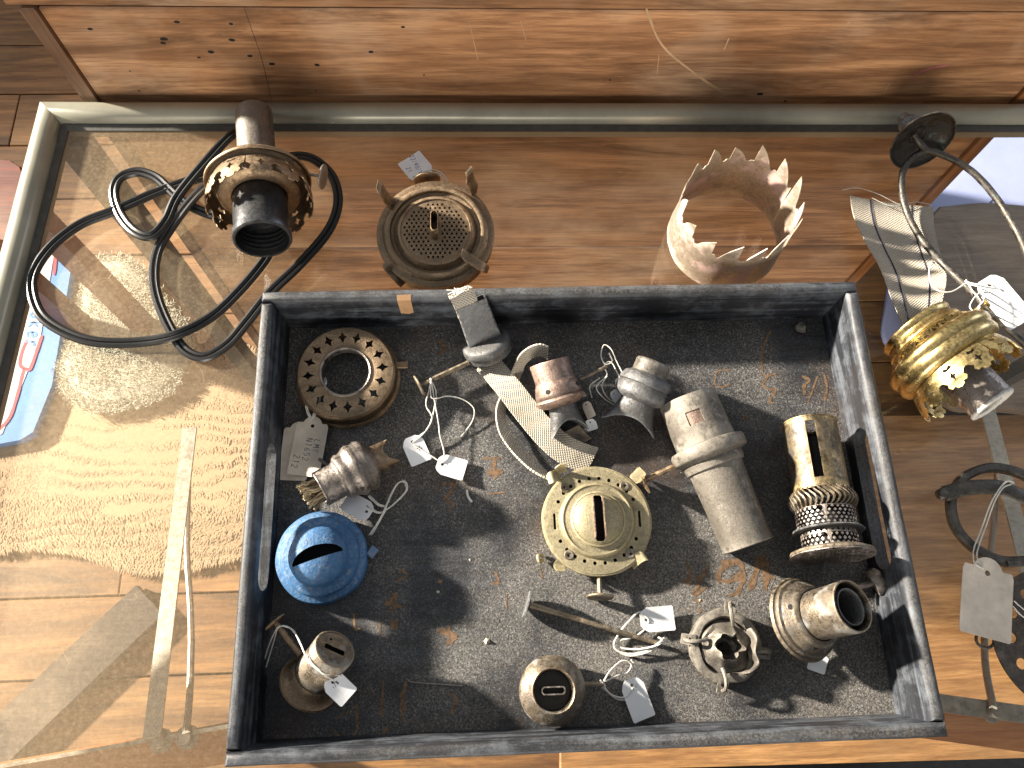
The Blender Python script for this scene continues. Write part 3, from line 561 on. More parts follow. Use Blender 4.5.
# floor shadow under the front left of the case, built as a dark slab
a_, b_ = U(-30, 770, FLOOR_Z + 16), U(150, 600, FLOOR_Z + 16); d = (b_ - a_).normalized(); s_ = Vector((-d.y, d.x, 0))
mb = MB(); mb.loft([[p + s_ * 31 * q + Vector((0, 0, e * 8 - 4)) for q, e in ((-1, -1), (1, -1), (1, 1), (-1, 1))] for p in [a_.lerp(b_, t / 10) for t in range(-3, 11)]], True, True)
o = build(mb, 'shadow_band_slab', M_subfloor_shadow); setp(o, 'grey diagonal shadow band on the floor at the lower left, built as a slab', 'board')
mb = MB(); slab_pts = [(560, 417), (1110, 414), (1110, 800), (560, 800)]; tp_ = [U(x, y, FLOOR_Z + 17) for x, y in slab_pts]
mb.loft([[Vector((p.x, p.y, FLOOR_Z + .8)) for p in tp_], [p + Vector((0, 0, -1.5)) for p in tp_], [p.lerp(sum(tp_, Vector()) / 4, .004) for p in tp_]], True, True); o = build(mb, 'wide_board', M_honey); setp(o, 'broad honey brown board on the floor beneath the right of the case', 'board')
# reddish table edge by the left frame
tb = thing('side_table', 'reddish brown table top poking out beside the left frame rail', 'table', T(*U(-30, 200, FLOOR_Z)))
tz = -300.0; pts = [U(x, y, tz) for x, y in ((-160, 150), (-20, 157), (10, 160), (20, 166), (32, 200), (32, 232), (24, 244), (0, 240), (-160, 250))]
mb = MB(); mb.loft([[p + Vector((0, 0, -26)) for p in pts], [p + Vector((0, 0, -3)) for p in pts], [p.lerp(sum(pts, Vector()) / len(pts), .02) for p in pts]], True, True); build(mb, 'table_top', M_redwood, tb, True)
tc_ = sum(pts, Vector()) / len(pts)
for sx in (-1, 1):
    mb = MB(); mb.box((tc_.x + sx * 50, tc_.y, (tz - 26 + FLOOR_Z) / 2), (28, 28, tz - 26.5 - FLOOR_Z), None, 2); build(mb, 'leg', M_redwood, tb, True)
# blue sheet and grey stool at the right
bs = [U(x, y, FLOOR_Z + 3) for x, y in ((968, 120), (1160, 90), (1160, 200), (1160, 350), (980, 370), (890, 350), (885, 300), (905, 230))]
mb = MB()
bc = sum(bs, Vector()) / len(bs); P = smooth_path(bs + [bs[0]], 5)[:-1]
mb.loft([[bc.lerp(p, s_) + Vector((0, 0, 3 * mnoise.noise(p * .02 * s_) - (2 if s_ == 1 else 0))) for p in P] for s_ in (1, .97, .8, .6, .4, .2, .01)], True, True)
o = build(mb, 'blue_sheet', M_bluecloth, smooth=180); setp(o, 'pale blue sheet spread on the floor beyond the right end of the chest', 'sheet')
stl = thing('low_stool', 'grey brown wooden stool seat seen through the glass at the right', 'stool', T(*U(990, 300, FLOOR_Z)))
sz_ = -650.0; sp_ = [U(x, y, sz_) for x, y in ((940, 206), (985, 202), (1040, 206), (1160, 215), (1160, 405), (1010, 408), (950, 402), (915, 350), (908, 290), (915, 240))]
P = smooth_path(sp_ + [sp_[0]], 5)[:-1]; mb = MB(); mb.loft([[p + Vector((0, 0, -24)) for p in P], [p + Vector((0, 0, -3)) for p in P], [p.lerp(sum(P, Vector()) / len(P), .02) for p in P]], True, True); build(mb, 'seat', M_greywood, stl, True)
sc_ = sum(P, Vector()) / len(P)
for sx, sy in ((-1, -1), (1, -1), (1, 1), (-1, 1)):
    mb = MB(); mb.tube([(sc_.x + sx * 62, sc_.y + sy * 45, sz_ - 24.5), (sc_.x + sx * 80, sc_.y + sy * 60, FLOOR_Z + .5)], 13, 10, 0); build(mb, 'leg', M_greywood, stl, True)

# ------------------------------------------------------------------ black tray
TW, TD, TR_, TF = 210.0, 149.7, 46.0, 8.0; WT = 8.5
tray = thing('tray', 'black painted wooden tray with handle slots and scratched dusty floor', 'tray')
mb = MB(); mb.box((0, 0, TF / 2 + .2), (2 * TW - 12, 2 * TD - 12, TF - .4)); build(mb, 'tray_floor', M_trayfloor, tray)
def wall(length, slot, mat, place, name='wall'):
    H = TR_ - .3; L = length / 2; out = [(-L, 0.3), (L, 0.3), (L, H - 2), (L - .8, H), (-L + .8, H), (-L, H - 2)]
    loops = [[(-L, .3), (L, .3), (L, H), (-L, H)]]
    if slot: loops.append([(x + slot[0], y + slot[1]) for x, y in stad(slot[2], slot[3], 8)])
    def fn(x, y, t):
        if abs(x) > L - 7: x -= math.copysign(2.4 * max(0, (y - (H - 3.5)) / 3.5) ** 2 * (abs(x) - L + 7) / 7, x)
        # round the top edge over, lean the wall out a hair
        e = max(0, (y - (H - 3.0)) / 3.0); tt = t * (1 - .55 * e ** 2.2); return place(x, y + .4 * mnoise.noise(Vector((x * .03, 0, 0))) * (y / H), tt + .25 * mnoise.noise(Vector((x * .02, y * .05, t))))
    mb = MB(); mb.sheet(loops, WT, 12, None, fn) if False else None
    cu = [H - 3, H - 2, H - 1.2, H - .5]
    mb.sheet(loops, WT, 14, 4.4, fn); return build(mb, name, mat, tray, smooth=50)
lean = lambda y: (y - TR_) * .09                    # inner foot lies a little inside the rim
wall(2 * TW, None, M_trayx, lambda x, y, t: (x, TD - WT / 2 + lean(y) + t, y), 'back_wall')
wall(2 * TW, None, M_trayx, lambda x, y, t: (x, -(TD - WT / 2 + lean(y)) - t, y), 'front_wall')
wall(2 * TD - 2 * WT - .4, (-3, 27, 96, 18), M_trayy, lambda x, y, t: (-(TW - WT / 2 + lean(y)) - t, x, y), 'side_wall')
wall(2 * TD - 2 * WT - .4, (-3, 27, 96, 18), M_trayy, lambda x, y, t: (TW - WT / 2 + lean(y) + t, x, y), 'side_wall')
mb = MB(); yb = TD - WT - .25
p = [(-128 + 0, 0), ]
for a, b, dz in (((397, 299), (411, 299), 0),):
    q0 = UY(397, 300, yb); q1 = UY(411, 300, yb)
    mb.add([(q0.x, yb + lean(44) - .15, 44.5), (q1.x, yb + lean(44) - .15, 44.5), (q1.x + .5, yb + lean(27) - .15, 28), (q1.x - 3, yb + lean(26) - .15, 26), (q0.x + 1, yb + lean(27) - .15, 27)], [(0, 1, 2, 3, 4)])
    mb.add([(q0.x, yb + lean(44) - .15, 44.5), (q1.x, yb + lean(44) - .15, 44.5), (q1.x, yb + 3.5, 46.4), (q0.x, yb + 3.0, 46.4)], [(0, 1, 2, 3)])
build(mb, 'bare_wood_chip', M_barewood, tray)
def zz(ox, oy, k_, lists): return [[(ox + x / k_, oy + y / k_) for x, y in L] for L in lists]
mb = MB()
for hw, S in ((1.05, zz(660, 540, 7.31, [[(360, 175), (300, 290), (245, 400), (335, 345)], [(190, 160), (215, 230), (210, 335)], [(155, 310), (235, 270)]])),
              (1.4, zz(660, 540, 7.31, [[(250, 250), (275, 300)], [(255, 430), (290, 460)], [(440, 170), (560, 155), (605, 220), (540, 290), (450, 300), (425, 260), (470, 195), (545, 170)], [(605, 220), (600, 310), (560, 400)], [(500, 410), (590, 375)], [(280, 520), (300, 515)]])),
              (1.9, zz(660, 540, 7.31, [[(655, 365), (700, 240), (740, 125), (775, 200), (770, 370)], [(770, 250), (840, 285)]])),
              (.75, zz(680, 320, 6.4, [[(580, 70), (530, 180), (520, 280), (545, 355), (620, 340)], [(560, 360), (530, 410), (560, 440), (610, 450), (570, 520), (600, 535)], [(780, 360), (830, 385), (795, 420), (800, 480)], [(880, 360), (820, 525)], [(790, 480), (850, 470)], [(920, 340), (940, 430), (925, 515)]])),
              (.55, zz(680, 320, 6.4, [[(325, 320), (240, 330), (225, 410), (270, 430), (330, 405)], [(180, 450), (220, 400)], [(490, 575), (520, 620)], [(395, 635), (430, 615), (430, 640)]])),
              (1.5, zz(370, 460, 2.953, [[(345, 40), (385, 30), (365, 55)], [(45, 430), (75, 400), (60, 450)], [(50, 420), (95, 435)], [(200, 500), (250, 520), (225, 545)], [(235, 490), (230, 545)], [(200, 357), (213, 360)]])),
              (.9, zz(370, 460, 2.953, [[(215, 70), (250, 75), (225, 115), (245, 130), (235, 150)], [(28, 480), (30, 520)], [(65, 470), (70, 500), (80, 470)], [(240, 690), (255, 710), (240, 750)], [(100, 680), (95, 710), (105, 740)], [(40, 650), (35, 760)], [(370, 330), (380, 360), (360, 365)], [(405, 395), (403, 440)], [(85, 320), (110, 340), (75, 360)], [(350, 100), (400, 95)], [(500, 310), (510, 350)]])),
              (1.2, zz(430, 280, 3.84, [[(205, 685), (270, 685)], [(250, 690), (240, 740), (280, 735)], [(30, 230), (60, 260), (30, 285)], [(395, 630), (408, 640)]])),
              (.7, zz(240, 600, 4.57, [[(520, 60), (525, 130), (550, 130)], [(640, 100), (640, 160)], [(690, 90), (720, 130)], [(655, 370), (640, 540)], [(760, 370), (735, 490), (755, 560)], [(690, 580), (655, 610), (680, 660), (710, 640)], [(440, 540), (500, 510)], [(530, 480), (535, 590), (480, 660)], [(430, 600), (470, 640)]]))):
    for st in S: flat_stroke(mb, [U(x, y, TF + .12 + .02 * random.random()) for x, y in st], hw * 1.2, (0, 0, 1), .9)
build(mb, 'scratched_writing', M_scratch, tray, kind='stuff')

exec_parts = []
FZ = TF + .2

# ================================================================== BURNERS AND LAMP PARTS
def gallery(mb, r0, r1, z0, z1, cells, thick=.7, lobes=True, holes=True, M=None, curl=0.0):
    """pierced crown: band with star holes, a row of trefoil gaps and rounded points on the free edge"""
    Lc = 12.0; H = 16.0; Ltot = cells * Lc; out = [(0, 0), (Ltot, 0)]; hs = []
    for i in reversed(range(cells)):
        x = i * Lc
        if lobes: out += [(x + Lc * q, H * p_) for q, p_ in ((.97, .55), (.90, .58), (.80, .70), (.86, .80), (.78, .90), (.66, .88), (.62, .97), (.5, 1.0), (.38, .97), (.34, .88), (.22, .90), (.14, .80), (.20, .70), (.10, .58), (.03, .55))]
        else: out += [(x + Lc, H), (x, H)]
        if holes:
            hs.append(star4(x + Lc * .5, H * .56, Lc * .17, H * .17, .45)); hs.append([(x + Lc * .5 + a, H * .24 + b) for a, b in ((-2.2, .9), (-1.5, -.9), (0, .2), (1.5, -.9), (2.2, .9), (0, 1.4))])
    def fn(x, y, t):
        v = y / H; a = TAU * x / Ltot; r = lerp(r0, r1, v) + curl * math.sin(v * PI) + t; return (r * math.cos(a), r * math.sin(a), lerp(z0, z1, v))
    mb.sheet([out] + hs, thick, Lc / 3, None, fn, M); return mb
def key(parent, p0, p1, disc_r, mat, rod=1.5, star=False, name='winding_key', world=True):
    a, b = Vector(p0), Vector(p1); M = frame(b, b - a); mb = MB(); mb.tube([a, b], rod, 8, 0)
    if star: mb.sheet([[((disc_r if k_ % 2 == 0 else disc_r * .55) * math.cos(PI / 5 * k_), (disc_r if k_ % 2 == 0 else disc_r * .55) * math.sin(PI / 5 * k_)) for k_ in range(10)]], 1.4, None, None, None, M)
    else: mb.lathe([(0, .7), (disc_r * .3, .9), (disc_r - .5, .7), (disc_r, .2), (disc_r, -.4), (disc_r - .5, -.8), (disc_r * .3, -1.2), (0, -1.2)], 20, M)
    return build(mb, name, mat, parent, world)
def axis_thing(name, label, cat, a, b, spin=0.0, group=None):
    p0, p1 = U(*a), U(*b); M = frame(p0, p1 - p0, None, spin); t = thing(name, label, cat, M, group); return t, (p1 - p0).length, M

# --- electric socket burner with black cable
t, L, M = axis_thing('electric_lamp_burner', 'brown metal lamp burner fitted with a black electric socket and looping cable', 'lamp burner', (254, 113, 27), (262.5, 240, 43))
mb = MB(); mb.lathe(shell([(13.2, 0), (14, .6), (14, L * .39), (15.5, L * .395), (16, L * .41)], 1.2), 48, None, 0, TAU, .25); build(mb, 'tail_tube', M_tin, t)
mb = MB(); mb.lathe([(16, L * .405), (19.5, L * .415), (20.5, L * .43), (19.5, L * .44), (22, L * .45), (25.5, L * .483)], 56); build(mb, 'collar', M_bronze, t)
mb = MB(); hs = []
for i in range(44): hs.append(rrect(1.7, 4.4, .5, 2) and [(i * 3.64 + 1.8 + x, 3.4 + y) for x, y in rrect(1.7, 4.2, .5, 2)])
mb.sheet([[(0, 0), (160.16, 0), (160.16, 6.8), (0, 6.8)]] + hs, .8, 4, None, lambda x, y, q: ((25.5 + y * .35 + q) * math.cos(TAU * x / 160.16), (25.5 + y * .35 + q) * math.sin(TAU * x / 160.16), L * .48 + y * .7)); build(mb, 'slotted_band', M_bronze, t)
zf = L * .48 + 4.7
mb = MB(); mb.lathe([(22, zf - 2), (28, zf), (33, zf + 1.5), (36, zf + 4.2), (37.6, zf + 6.5)] + [(38.4, zf + 7.5), (38.2, zf + 8.8), (37.4, zf + 9.2)] + [(35.5, zf + 8.2), (34, zf + 9.6), (31.5, zf + 13), (30, zf + 16), (29, zf + 20), (26, zf + 22), (20, zf + 22)], 64, None, 0, TAU, .5); build(mb, 'flange', M_bronze, t)
mb = MB(); gallery(mb, 33, 37.5, zf + 9, zf + 32, 11, .7, curl=2.0); mb.bump(.5, .08); build(mb, 'pierced_gallery', M_bronze, t)
zs = zf + 18
mb = MB(); mb.lathe([(18, zs), (19.5, zs + 3), (19.6, L - 7), (20.6, L - 6.4), (20.8, L - 1), (20, L), (18.6, L), (18.2, L - 1)] + [(17.4 + .9 * (i % 2), L - 2 - i * 2.0) for i in range(1, 10)] + [(16.5, L - 24), (0, L - 24)], 48); so = build(mb, 'socket', M_socket, t)
pk0 = M @ Vector((12, 38, zf + 2)); ke = U(323, 177, 34); key(t, U(296, 172, 34), ke, 9.5, M_steel, 1.2)
mb = MB()
cords = [[(284, 158, 20), (302, 156, 12), (318, 162, 6), (333, 178, 3), (338, 203, 3), (328, 231, 3), (300, 264, 3), (271, 292, 3), (246, 323, 3), (228, 344, 3), (205, 357, 3), (185, 350, 3), (170, 328, 3), (158, 300, 3), (154, 275, 3), (158, 250, 3), (172, 226, 5), (190, 202, 8), (206, 186, 10), (222, 176, 10)],
         [(236, 132, 10), (226, 140, 12), (205, 163, 13), (178, 196, 9), (166, 221, 8), (151, 236, 8), (134, 231, 7), (120, 214, 4), (114, 193, 3), (120, 178, 3), (137, 172, 3), (155, 177, 3), (169, 189, 3), (185, 203, 3), (212, 215, 3), (240, 218, 3)],
         [(222, 172, 3), (186, 182, 3), (155, 193, 3), (116, 210, 3), (81, 224, 3), (53, 245, 3), (35, 270, 3), (32, 291, 3), (42, 316, 3), (67, 333, 3), (98, 342, 3), (141, 342, 3), (176, 335, 7), (211, 317, 3), (239, 291, 3), (264, 261, 3), (275, 240, 3)]]
for c_ in cords:
    P = smooth_path([U(x, y, z + .4) for x, y, z in c_], 7); N = len(P)
    for s_ in (-1, 1):
        Q = []
        for i, p in enumerate(P):
            tt = (P[min(i + 1, N - 1)] - P[max(i - 1, 0)]).normalized(); sd = tt.cross(Vector((0, 0, 1))).normalized(); tw = .5 * math.sin(i * .05)
            Q.append(p + (sd * math.cos(tw) + Vector((0, 0, 1)) * math.sin(tw) * .5) * 1.95 * s_)
        mb.tube(Q, 2.15, 8, 0)
build(mb, 'power_cable', M_rubber, t, True)

# --- flat perforated burner plate with four spring arms
M = at(437, 243, 0.2, R(0)) @ RX(R(4)) @ T(0, 0, 3.2)
t = thing('perforated_burner', 'brown burner plate with pinhole disc, four bent spring arms and blue inked tag', 'lamp burner', M)
mb = MB(); mb.lathe([(34, 0), (41, 0), (43.2, 1), (44, 3), (43.6, 9), (44.6, 11), (44.6, 13), (43, 14.2), (40, 14.5), (38.5, 16.5), (36, 17.3), (34.5, 16.8), (33.6, 14.5), (31.5, 13.8), (30, 15.5), (28.2, 18), (26.4, 18.4), (26, 17.6)], 72, None, 0, TAU, .6)
build(mb, 'stepped_rim', M_bronze, t)
mb = MB(); hs = []
for i in range(-8, 9):
    for j in range(-8, 9):
        x, y = (i + .5 * (j % 2)) * 3.55, j * 3.1
        if x * x + y * y < 23.4 ** 2 and not (abs(x) < 4.4 and abs(y) < 11): hs.append(circ(x, y, .95, 8))
mb.sheet([circ(0, 0, 26.3, 48)] + hs, .6, 9, 9, lambda x, y, q: (x, y, 17.2 + 1.6 * (1 - (x * x + y * y) / 700) + q)); build(mb, 'pinhole_disc', M_bronze, t)
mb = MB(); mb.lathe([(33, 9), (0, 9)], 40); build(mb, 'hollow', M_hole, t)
mb = MB(); mb.loft([[(y, x, z) for x, y in stad(17 * s_, 5.4 * s_)] for s_, z in ((1, 17), (1, 34), (.92, 34.4), (.86, 33), (.86, 20))], True, True); build(mb, 'wick_tube', M_bronze, t)
def arm(pts, w_, name='spring_arm', mat=M_bronze, par=None, th=.8, upv=None):
    P = [U(*p) for p in pts]; d = (P[-1] - P[0]); s_ = (upv or Vector((0, 0, 1))).cross(d); s_ = s_.normalized() * w_ / 2
    mb = MB(); mb.ribbon(P, lambda q: s_ * (1 - .25 * abs(2 * q - 1) ** 3), th, 6); return build(mb, name, mat, par or t, True)
arm([(398, 207, 14), (391, 203, 22), (386, 197, 30), (381, 190, 40), (377, 184, 42)], 10)
arm([(474, 196, 14), (474, 188, 26), (470, 180, 36), (470, 173, 44), (468, 169, 45)], 9)
arm([(488, 270, 12), (484, 268, 22), (476, 263, 25), (467, 257, 27), (462, 252, 29)], 8)
arm([(403, 285, 5), (398, 279, 10), (392, 272, 13), (387, 266, 18), (385, 263, 18)], 7)
key(t, U(430, 205, 12), U(427, 180, 13), 10.5, M_bronze, 1.4)
tg = paper_tag(t, 417, 168, 3.5, 21, 25, (12, 15), None, 'small', (3, 4), [('22/40/18', -1.0, -1.5), ('21', 6, -2)], M_inkblue, 3.5, R(80))
string(tg, [[(413, 177, 5), (424, 172, 7), (436, 170, 9), (446, 178, 14), (448, 188, 12)], [(413, 177, 5), (426, 174, 8), (438, 173, 9), (444, 180, 13), (446, 188, 12)]], .5)

# --- toothed crown band
M = at(722, 240, .3, R(20))
r_ = 43.5; nt = 15; Lc = TAU * r_ / nt; H = 44.0; th_ = 18.0
out = [(0, 0), (nt * Lc, 0)]
for i in reversed(range(nt)):
    hh = th_ * (1 + .16 * math.sin(i * 2.3)); x = i * Lc
    out += [(x + Lc * q, H + hh * p_) for q, p_ in ((.995, .08), (.99, .5), (.965, 1.0), (.80, .84), (.62, .62), (.46, .36), (.37, .14), (.31, -.01), (.24, -.06), (.17, -.03), (.13, .08), (.07, .09))]
def crown_fn(x, y, q): a = x / r_; rr = r_ + q + 1.2 * math.sin(2 * a + .6) * (y / 50) + .8 * mnoise.noise(Vector((x * .05, y * .06, 0))); return (rr * math.cos(a), rr * math.sin(a), y + .6 * math.sin(a * 3))
mb = MB(); mb.sheet([out], .6, Lc / 4, 9, crown_fn); o = build(mb, 'toothed_crown', M_crown, None)
o.location = M.to_translation() * .001; o.rotation_euler = M.to_euler(); setp(o, 'beige metal ring band with a crown of sharp curved teeth', 'metal crown')

# --- shiny brass burner with flat wick at the right
t, L, M = axis_thing('brass_gallery_burner', 'shiny yellow brass burner with pierced gallery and wide striped wick at the right edge', 'lamp burner', (918, 331, 33), (992, 404, 46))
mb = MB(); mb.lathe(shell([(25, -4), (26.5, -3), (26.8, -1), (25.4, 1.5), (26.2, 4), (28, 5.5), (28.6, 7.5), (27.5, 9)], 1.1), 64); build(mb, 'base_ring', M_brass, t)
mb = MB(); hs = []; n_ = 30; Lq = 7.0
for i in range(n_):
    x = i * Lq; hs.append([(x + .8, 1.6), (x + Lq * .55 - .2, 7.4), (x + Lq - 1.1, 1.6), (x + Lq * .55 - .1, 3.2)]); hs.append([(x + Lq * .75, 8), (x + Lq * 1.02 + .2, 3.6), (x + Lq * 1.25 - .2, 8)] if i < n_ - 1 else [(x + .6, 8), (x + 1.1, 6), (x + 1.7, 8)])
mb.sheet([[(0, 0), (n_ * Lq, 0), (n_ * Lq, 9.6), (0, 9.6)]] + hs, .7, 4, None, lambda x, y, q: ((28 + y * .75 + q) * math.cos(TAU * x / (n_ * Lq)), (28 + y * .75 + q) * math.sin(TAU * x / (n_ * Lq)), 8.6 + y * .75)); build(mb, 'pierced_band', M_brass, t)
mb = MB(); mb.lathe([(33, 15), (35.8, 15.4), (38.5, 17), (39.6, 20), (39.2, 23.5), (37.8, 25), (38.2, 27), (38.5, 30), (37, 33), (34, 34.8), (32.5, 36), (31.5, 35), (30, 33)], 72); build(mb, 'drum', M_brass, t)
mb = MB(); gallery(mb, 33, 37.5, 34, 54, 12, .7, curl=1.2); mb.bump(.2, .06); build(mb, 'pierced_gallery', M_brass, t)
mb = MB(); mb.lathe(shell([(16.5, 20), (16.5, 40), (16, L * .7), (15.4, L - 1), (15, L)], 1.6), 48); ct = build(mb, 'central_tube', M_nickel, t)
mb = MB(); mb.lathe(rim(14.4, L, 1.6, 8) + [(11.2, L + .4), (10.8, L - 1), (11.4, L - 3)], 40); mb.bump(.5, .5); build(mb, 'wick_rim', M_string, t)
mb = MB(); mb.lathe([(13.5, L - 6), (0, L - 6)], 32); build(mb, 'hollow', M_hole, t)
key(t, U(967, 316, 52), U(987, 303, 60), 3.2, M_brass, 1.6)
pts = [(938, 330, 22), (921, 315, 25), (906, 287, 20), (895, 258, 14), (890, 232, 10), (892, 208, 8)]
# one broad strip: left edge and right edge traced on the photo, gently rolled
le = [(905, 330, 18), (892, 300, 22), (880, 268, 18), (866, 243, 13), (854, 217, 9), (850, 196, 6)]; re = [(935, 326, 18), (943, 297, 26), (946, 275, 24), (939, 250, 16), (934, 228, 9), (933, 207, 5)]
PL = smooth_path([U(*p) for p in le], 8); PR = smooth_path([U(*p) for p in re], 8); mb = MB(); rings = []; nv = 13; acc = 0
wuv = []
for i, (a, b) in enumerate(zip(PL, PR)):
    if i: acc += (a - PL[i - 1]).length
    sd = (b - a); tn = (PL[min(i + 1, len(PL) - 1)] - PL[max(0, i - 1)]).normalized(); nr = sd.cross(tn).normalized(); nr = nr if nr.z > 0 else -nr
    row = [a + sd * (q / (nv - 1)) - nr * 4.5 * math.sin(PI * q / (nv - 1)) * (1 - i / len(PL) * .5) for q in range(nv)]
    rings.append([p + nr * .5 for p in row] + [p - nr * .5 for p in reversed(row)]); wuv.append((acc, [sd.length * q / (nv - 1) for q in range(nv)]))
mb.loft(rings, True, True); m_ = 2 * nv
for i in range(len(rings)):
    for q in range(m_): mb.uv[i * m_ + q] = (wuv[i][0], wuv[i][1][q if q < nv else m_ - 1 - q], 0)
wk = build(mb, 'wick', M_wick, t, True)
mb = MB()
for q in (3, 9):
    for i in range(0, len(rings) - 1, 1):
        a = rings[i][q] + Vector((0, 0, .25)); b = rings[i + 1][q] + Vector((0, 0, .25)); n3_ = 3
        for s_ in range(n3_): mb.tube([a.lerp(b, (s_ + .1) / n3_), a.lerp(b, (s_ + .75) / n3_)], .55, 5, 0)
build(mb, 'stitching', M_thread, wk, True)
string(t, [[(842, 190, 4), (858, 188, 6), (878, 194, 8), (896, 203, 8), (905, 205, 8)], [(872, 198, 8), (892, 206, 9), (915, 202, 8), (932, 205, 6)]], .35, 'loose_thread')
tg = paper_tag(t, 1003, 301, 46, 21, 40, (-12, -14), None, 'small', (0, -12))
string(tg, [[(968, 282, 40), (950, 292, 42), (934, 288, 38), (929, 275, 34), (932, 262, 30), (940, 270, 26)], [(966, 280, 40), (972, 290, 45), (981, 302, 58), (976, 312, 58), (970, 306, 56), (978, 294, 55), (990, 292, 52)], [(968, 284, 44), (980, 288, 50), (984, 300, 60), (978, 308, 58), (988, 312, 54), (1004, 320, 44)], [(965, 281, 40), (975, 284, 46), (990, 284, 50), (996, 288, 49)]], .6)

# --- bent pipe bracket with bell cap
tcap = U(921, 139, 32); ax = (U(896, 112, 20) - U(921, 139, 32))
M = frame(tcap, Vector((-.13, .94, -.31)))
t = thing('pipe_bracket', 'bent dark pipe bracket ending in a domed cap with blue grey finial', 'lamp bracket', M)
t2 = M
mb = MB(); mb.lathe(shell([(2, 6.5), (7, 6), (13, 4.6), (19, 2.5), (23.5, .4), (25.6, -1.8), (26.0, -3)], .9), 56, None, 0, TAU, .4); build(mb, 'bell_cap', M_ironring, t)
mb = MB(); mb.lathe([(0, 31), (3, 31), (4.6, 30), (5, 27), (4, 25), (7.5, 23), (8.2, 20), (6.5, 17.5), (8.4, 15.5), (8.6, 12), (7, 9), (7, 5)], 24); build(mb, 'finial', M_verd, t)
mb = MB(); j = (925, 150, 26)
mb.tube([U(914, 135, 34), U(919, 142, 32), U(*j)], 3.0, 10, 5)
mb.tube([U(*j), U(912, 158, 22), U(903, 172, 18), U(902, 192, 14), U(908, 215, 14), U(922, 240, 20), U(943, 264, 26), U(966, 286, 34), U(988, 308, 38), U(1010, 330, 36), U(1040, 358, 30)], 2.7, 10, 6)
mb.tube([U(*j), U(940, 154, 26), U(963, 165, 26), U(985, 184, 26), U(1003, 208, 26), U(1018, 234, 28), U(1036, 275, 30)], 2.7, 10, 6)
mb.bump(.25, .12); build(mb, 'forked_pipe', M_ironring, t, True)

# --- hinged ring with cross strap, cream tag
M = at(1000, 515, .4)
t = thing('hinged_ring', 'dark greenish metal ring with cross strap and aged cream tag', 'metal ring', M)
def ringband(mb, rx, ry, a0, a1, w_, h_, z0, tiltz=0.0, n=48):
    rg = []
    for i in range(n + 1):
        a = a0 + (a1 - a0) * i / n; c_ = Vector((rx * math.cos(a), ry * math.sin(a), z0 + tiltz * math.sin(a))); d = Vector((math.cos(a), math.sin(a), 0))
        rg.append([c_ + d * w_ / 2 * p_ + Vector((0, 0, h_ / 2 * q)) for p_, q in ((-1, -.6), (-.6, -1), (.6, -1), (1, -.6), (1, .6), (.6, 1), (-.6, 1), (-1, .6))])
    mb.loft(rg, True, abs(a1 - a0) < TAU - .01)
    return mb
mb = MB(); ringband(mb, 37, 33, R(0), TAU, 6.5, 6, 4.0); mb.bump(.7, .06); build(mb, 'ring', M_ironring, t)
mb = MB(); mb.tube([U(944, 494, 9), U(962, 489, 10), U(982, 487, 10.5), U(1003, 488, 10), U(1022, 496, 9), U(1050, 505, 8)], 4.4, 10, 6, None, True, (1.2, .45)); build(mb, 'cross_strap', M_ironring, t, True)
mb = MB(); mb.lathe([(0, 5), (3, 4.6), (4.2, 3), (4.2, 0), (0, 0)], 14, T(*U(941, 495, 8.5))); build(mb, 'hinge_pin', M_ironring, t, True)
mb = MB(); mb.box(U(1012, 564, 6), (9, 4, 7), None, .6); build(mb, 'lug', M_ironring, t, True)
tg = paper_tag(t, 986, 597, 10.0, 35, 53, (1, -22), M_paperold, 'scallop', (0, 3), (), None, 2, 0, .8)
string(tg, [[(984, 569, 12), (974, 562, 11), (974, 548, 10), (981, 530, 9), (990, 505, 13), (1000, 488, 15), (1008, 481, 14), (1014, 483, 10)], [(984, 569, 12), (977, 558, 11), (979, 545, 10), (986, 526, 9), (994, 503, 13), (1003, 488, 15), (1012, 484, 10)]], .6)
# --- black perforated plate
M = at(1058, 640, .3)
t = thing('perforated_plate', 'black iron disc with a ring of round holes in the lower right corner', 'metal plate', M)
mb = MB(); R0 = 46.5
hs = [circ(34.5 * math.cos(TAU * (i + .35) / 13), 34.5 * math.sin(TAU * (i + .35) / 13), 3.6, 16) for i in range(13)]
mb.sheet([circ(0, 0, R0, 72)] + hs + [circ(0, 0, 15, 32)], 1.4, 10, 10, lambda x, y, q: (x, y, 3.5 + 2.2 * (1 - (x * x + y * y) / R0 ** 2) + q)); build(mb, 'disc', M_iron, t)
mb = MB(); ea = U(985, 640, 3.4); mb.tube([ea + Vector((6 * math.cos(a), 5 * math.sin(a), 0)) for a in [TAU * i / 16 for i in range(17)]], 1.0, 8, 0); build(mb, 'eyelet', M_iron, t, True)
string(t, [[(1014, 601, 9), (1022, 608, 9), (1034, 618, 9)], [(1013, 606, 9), (1022, 616, 9), (1036, 622, 9)]], .5)

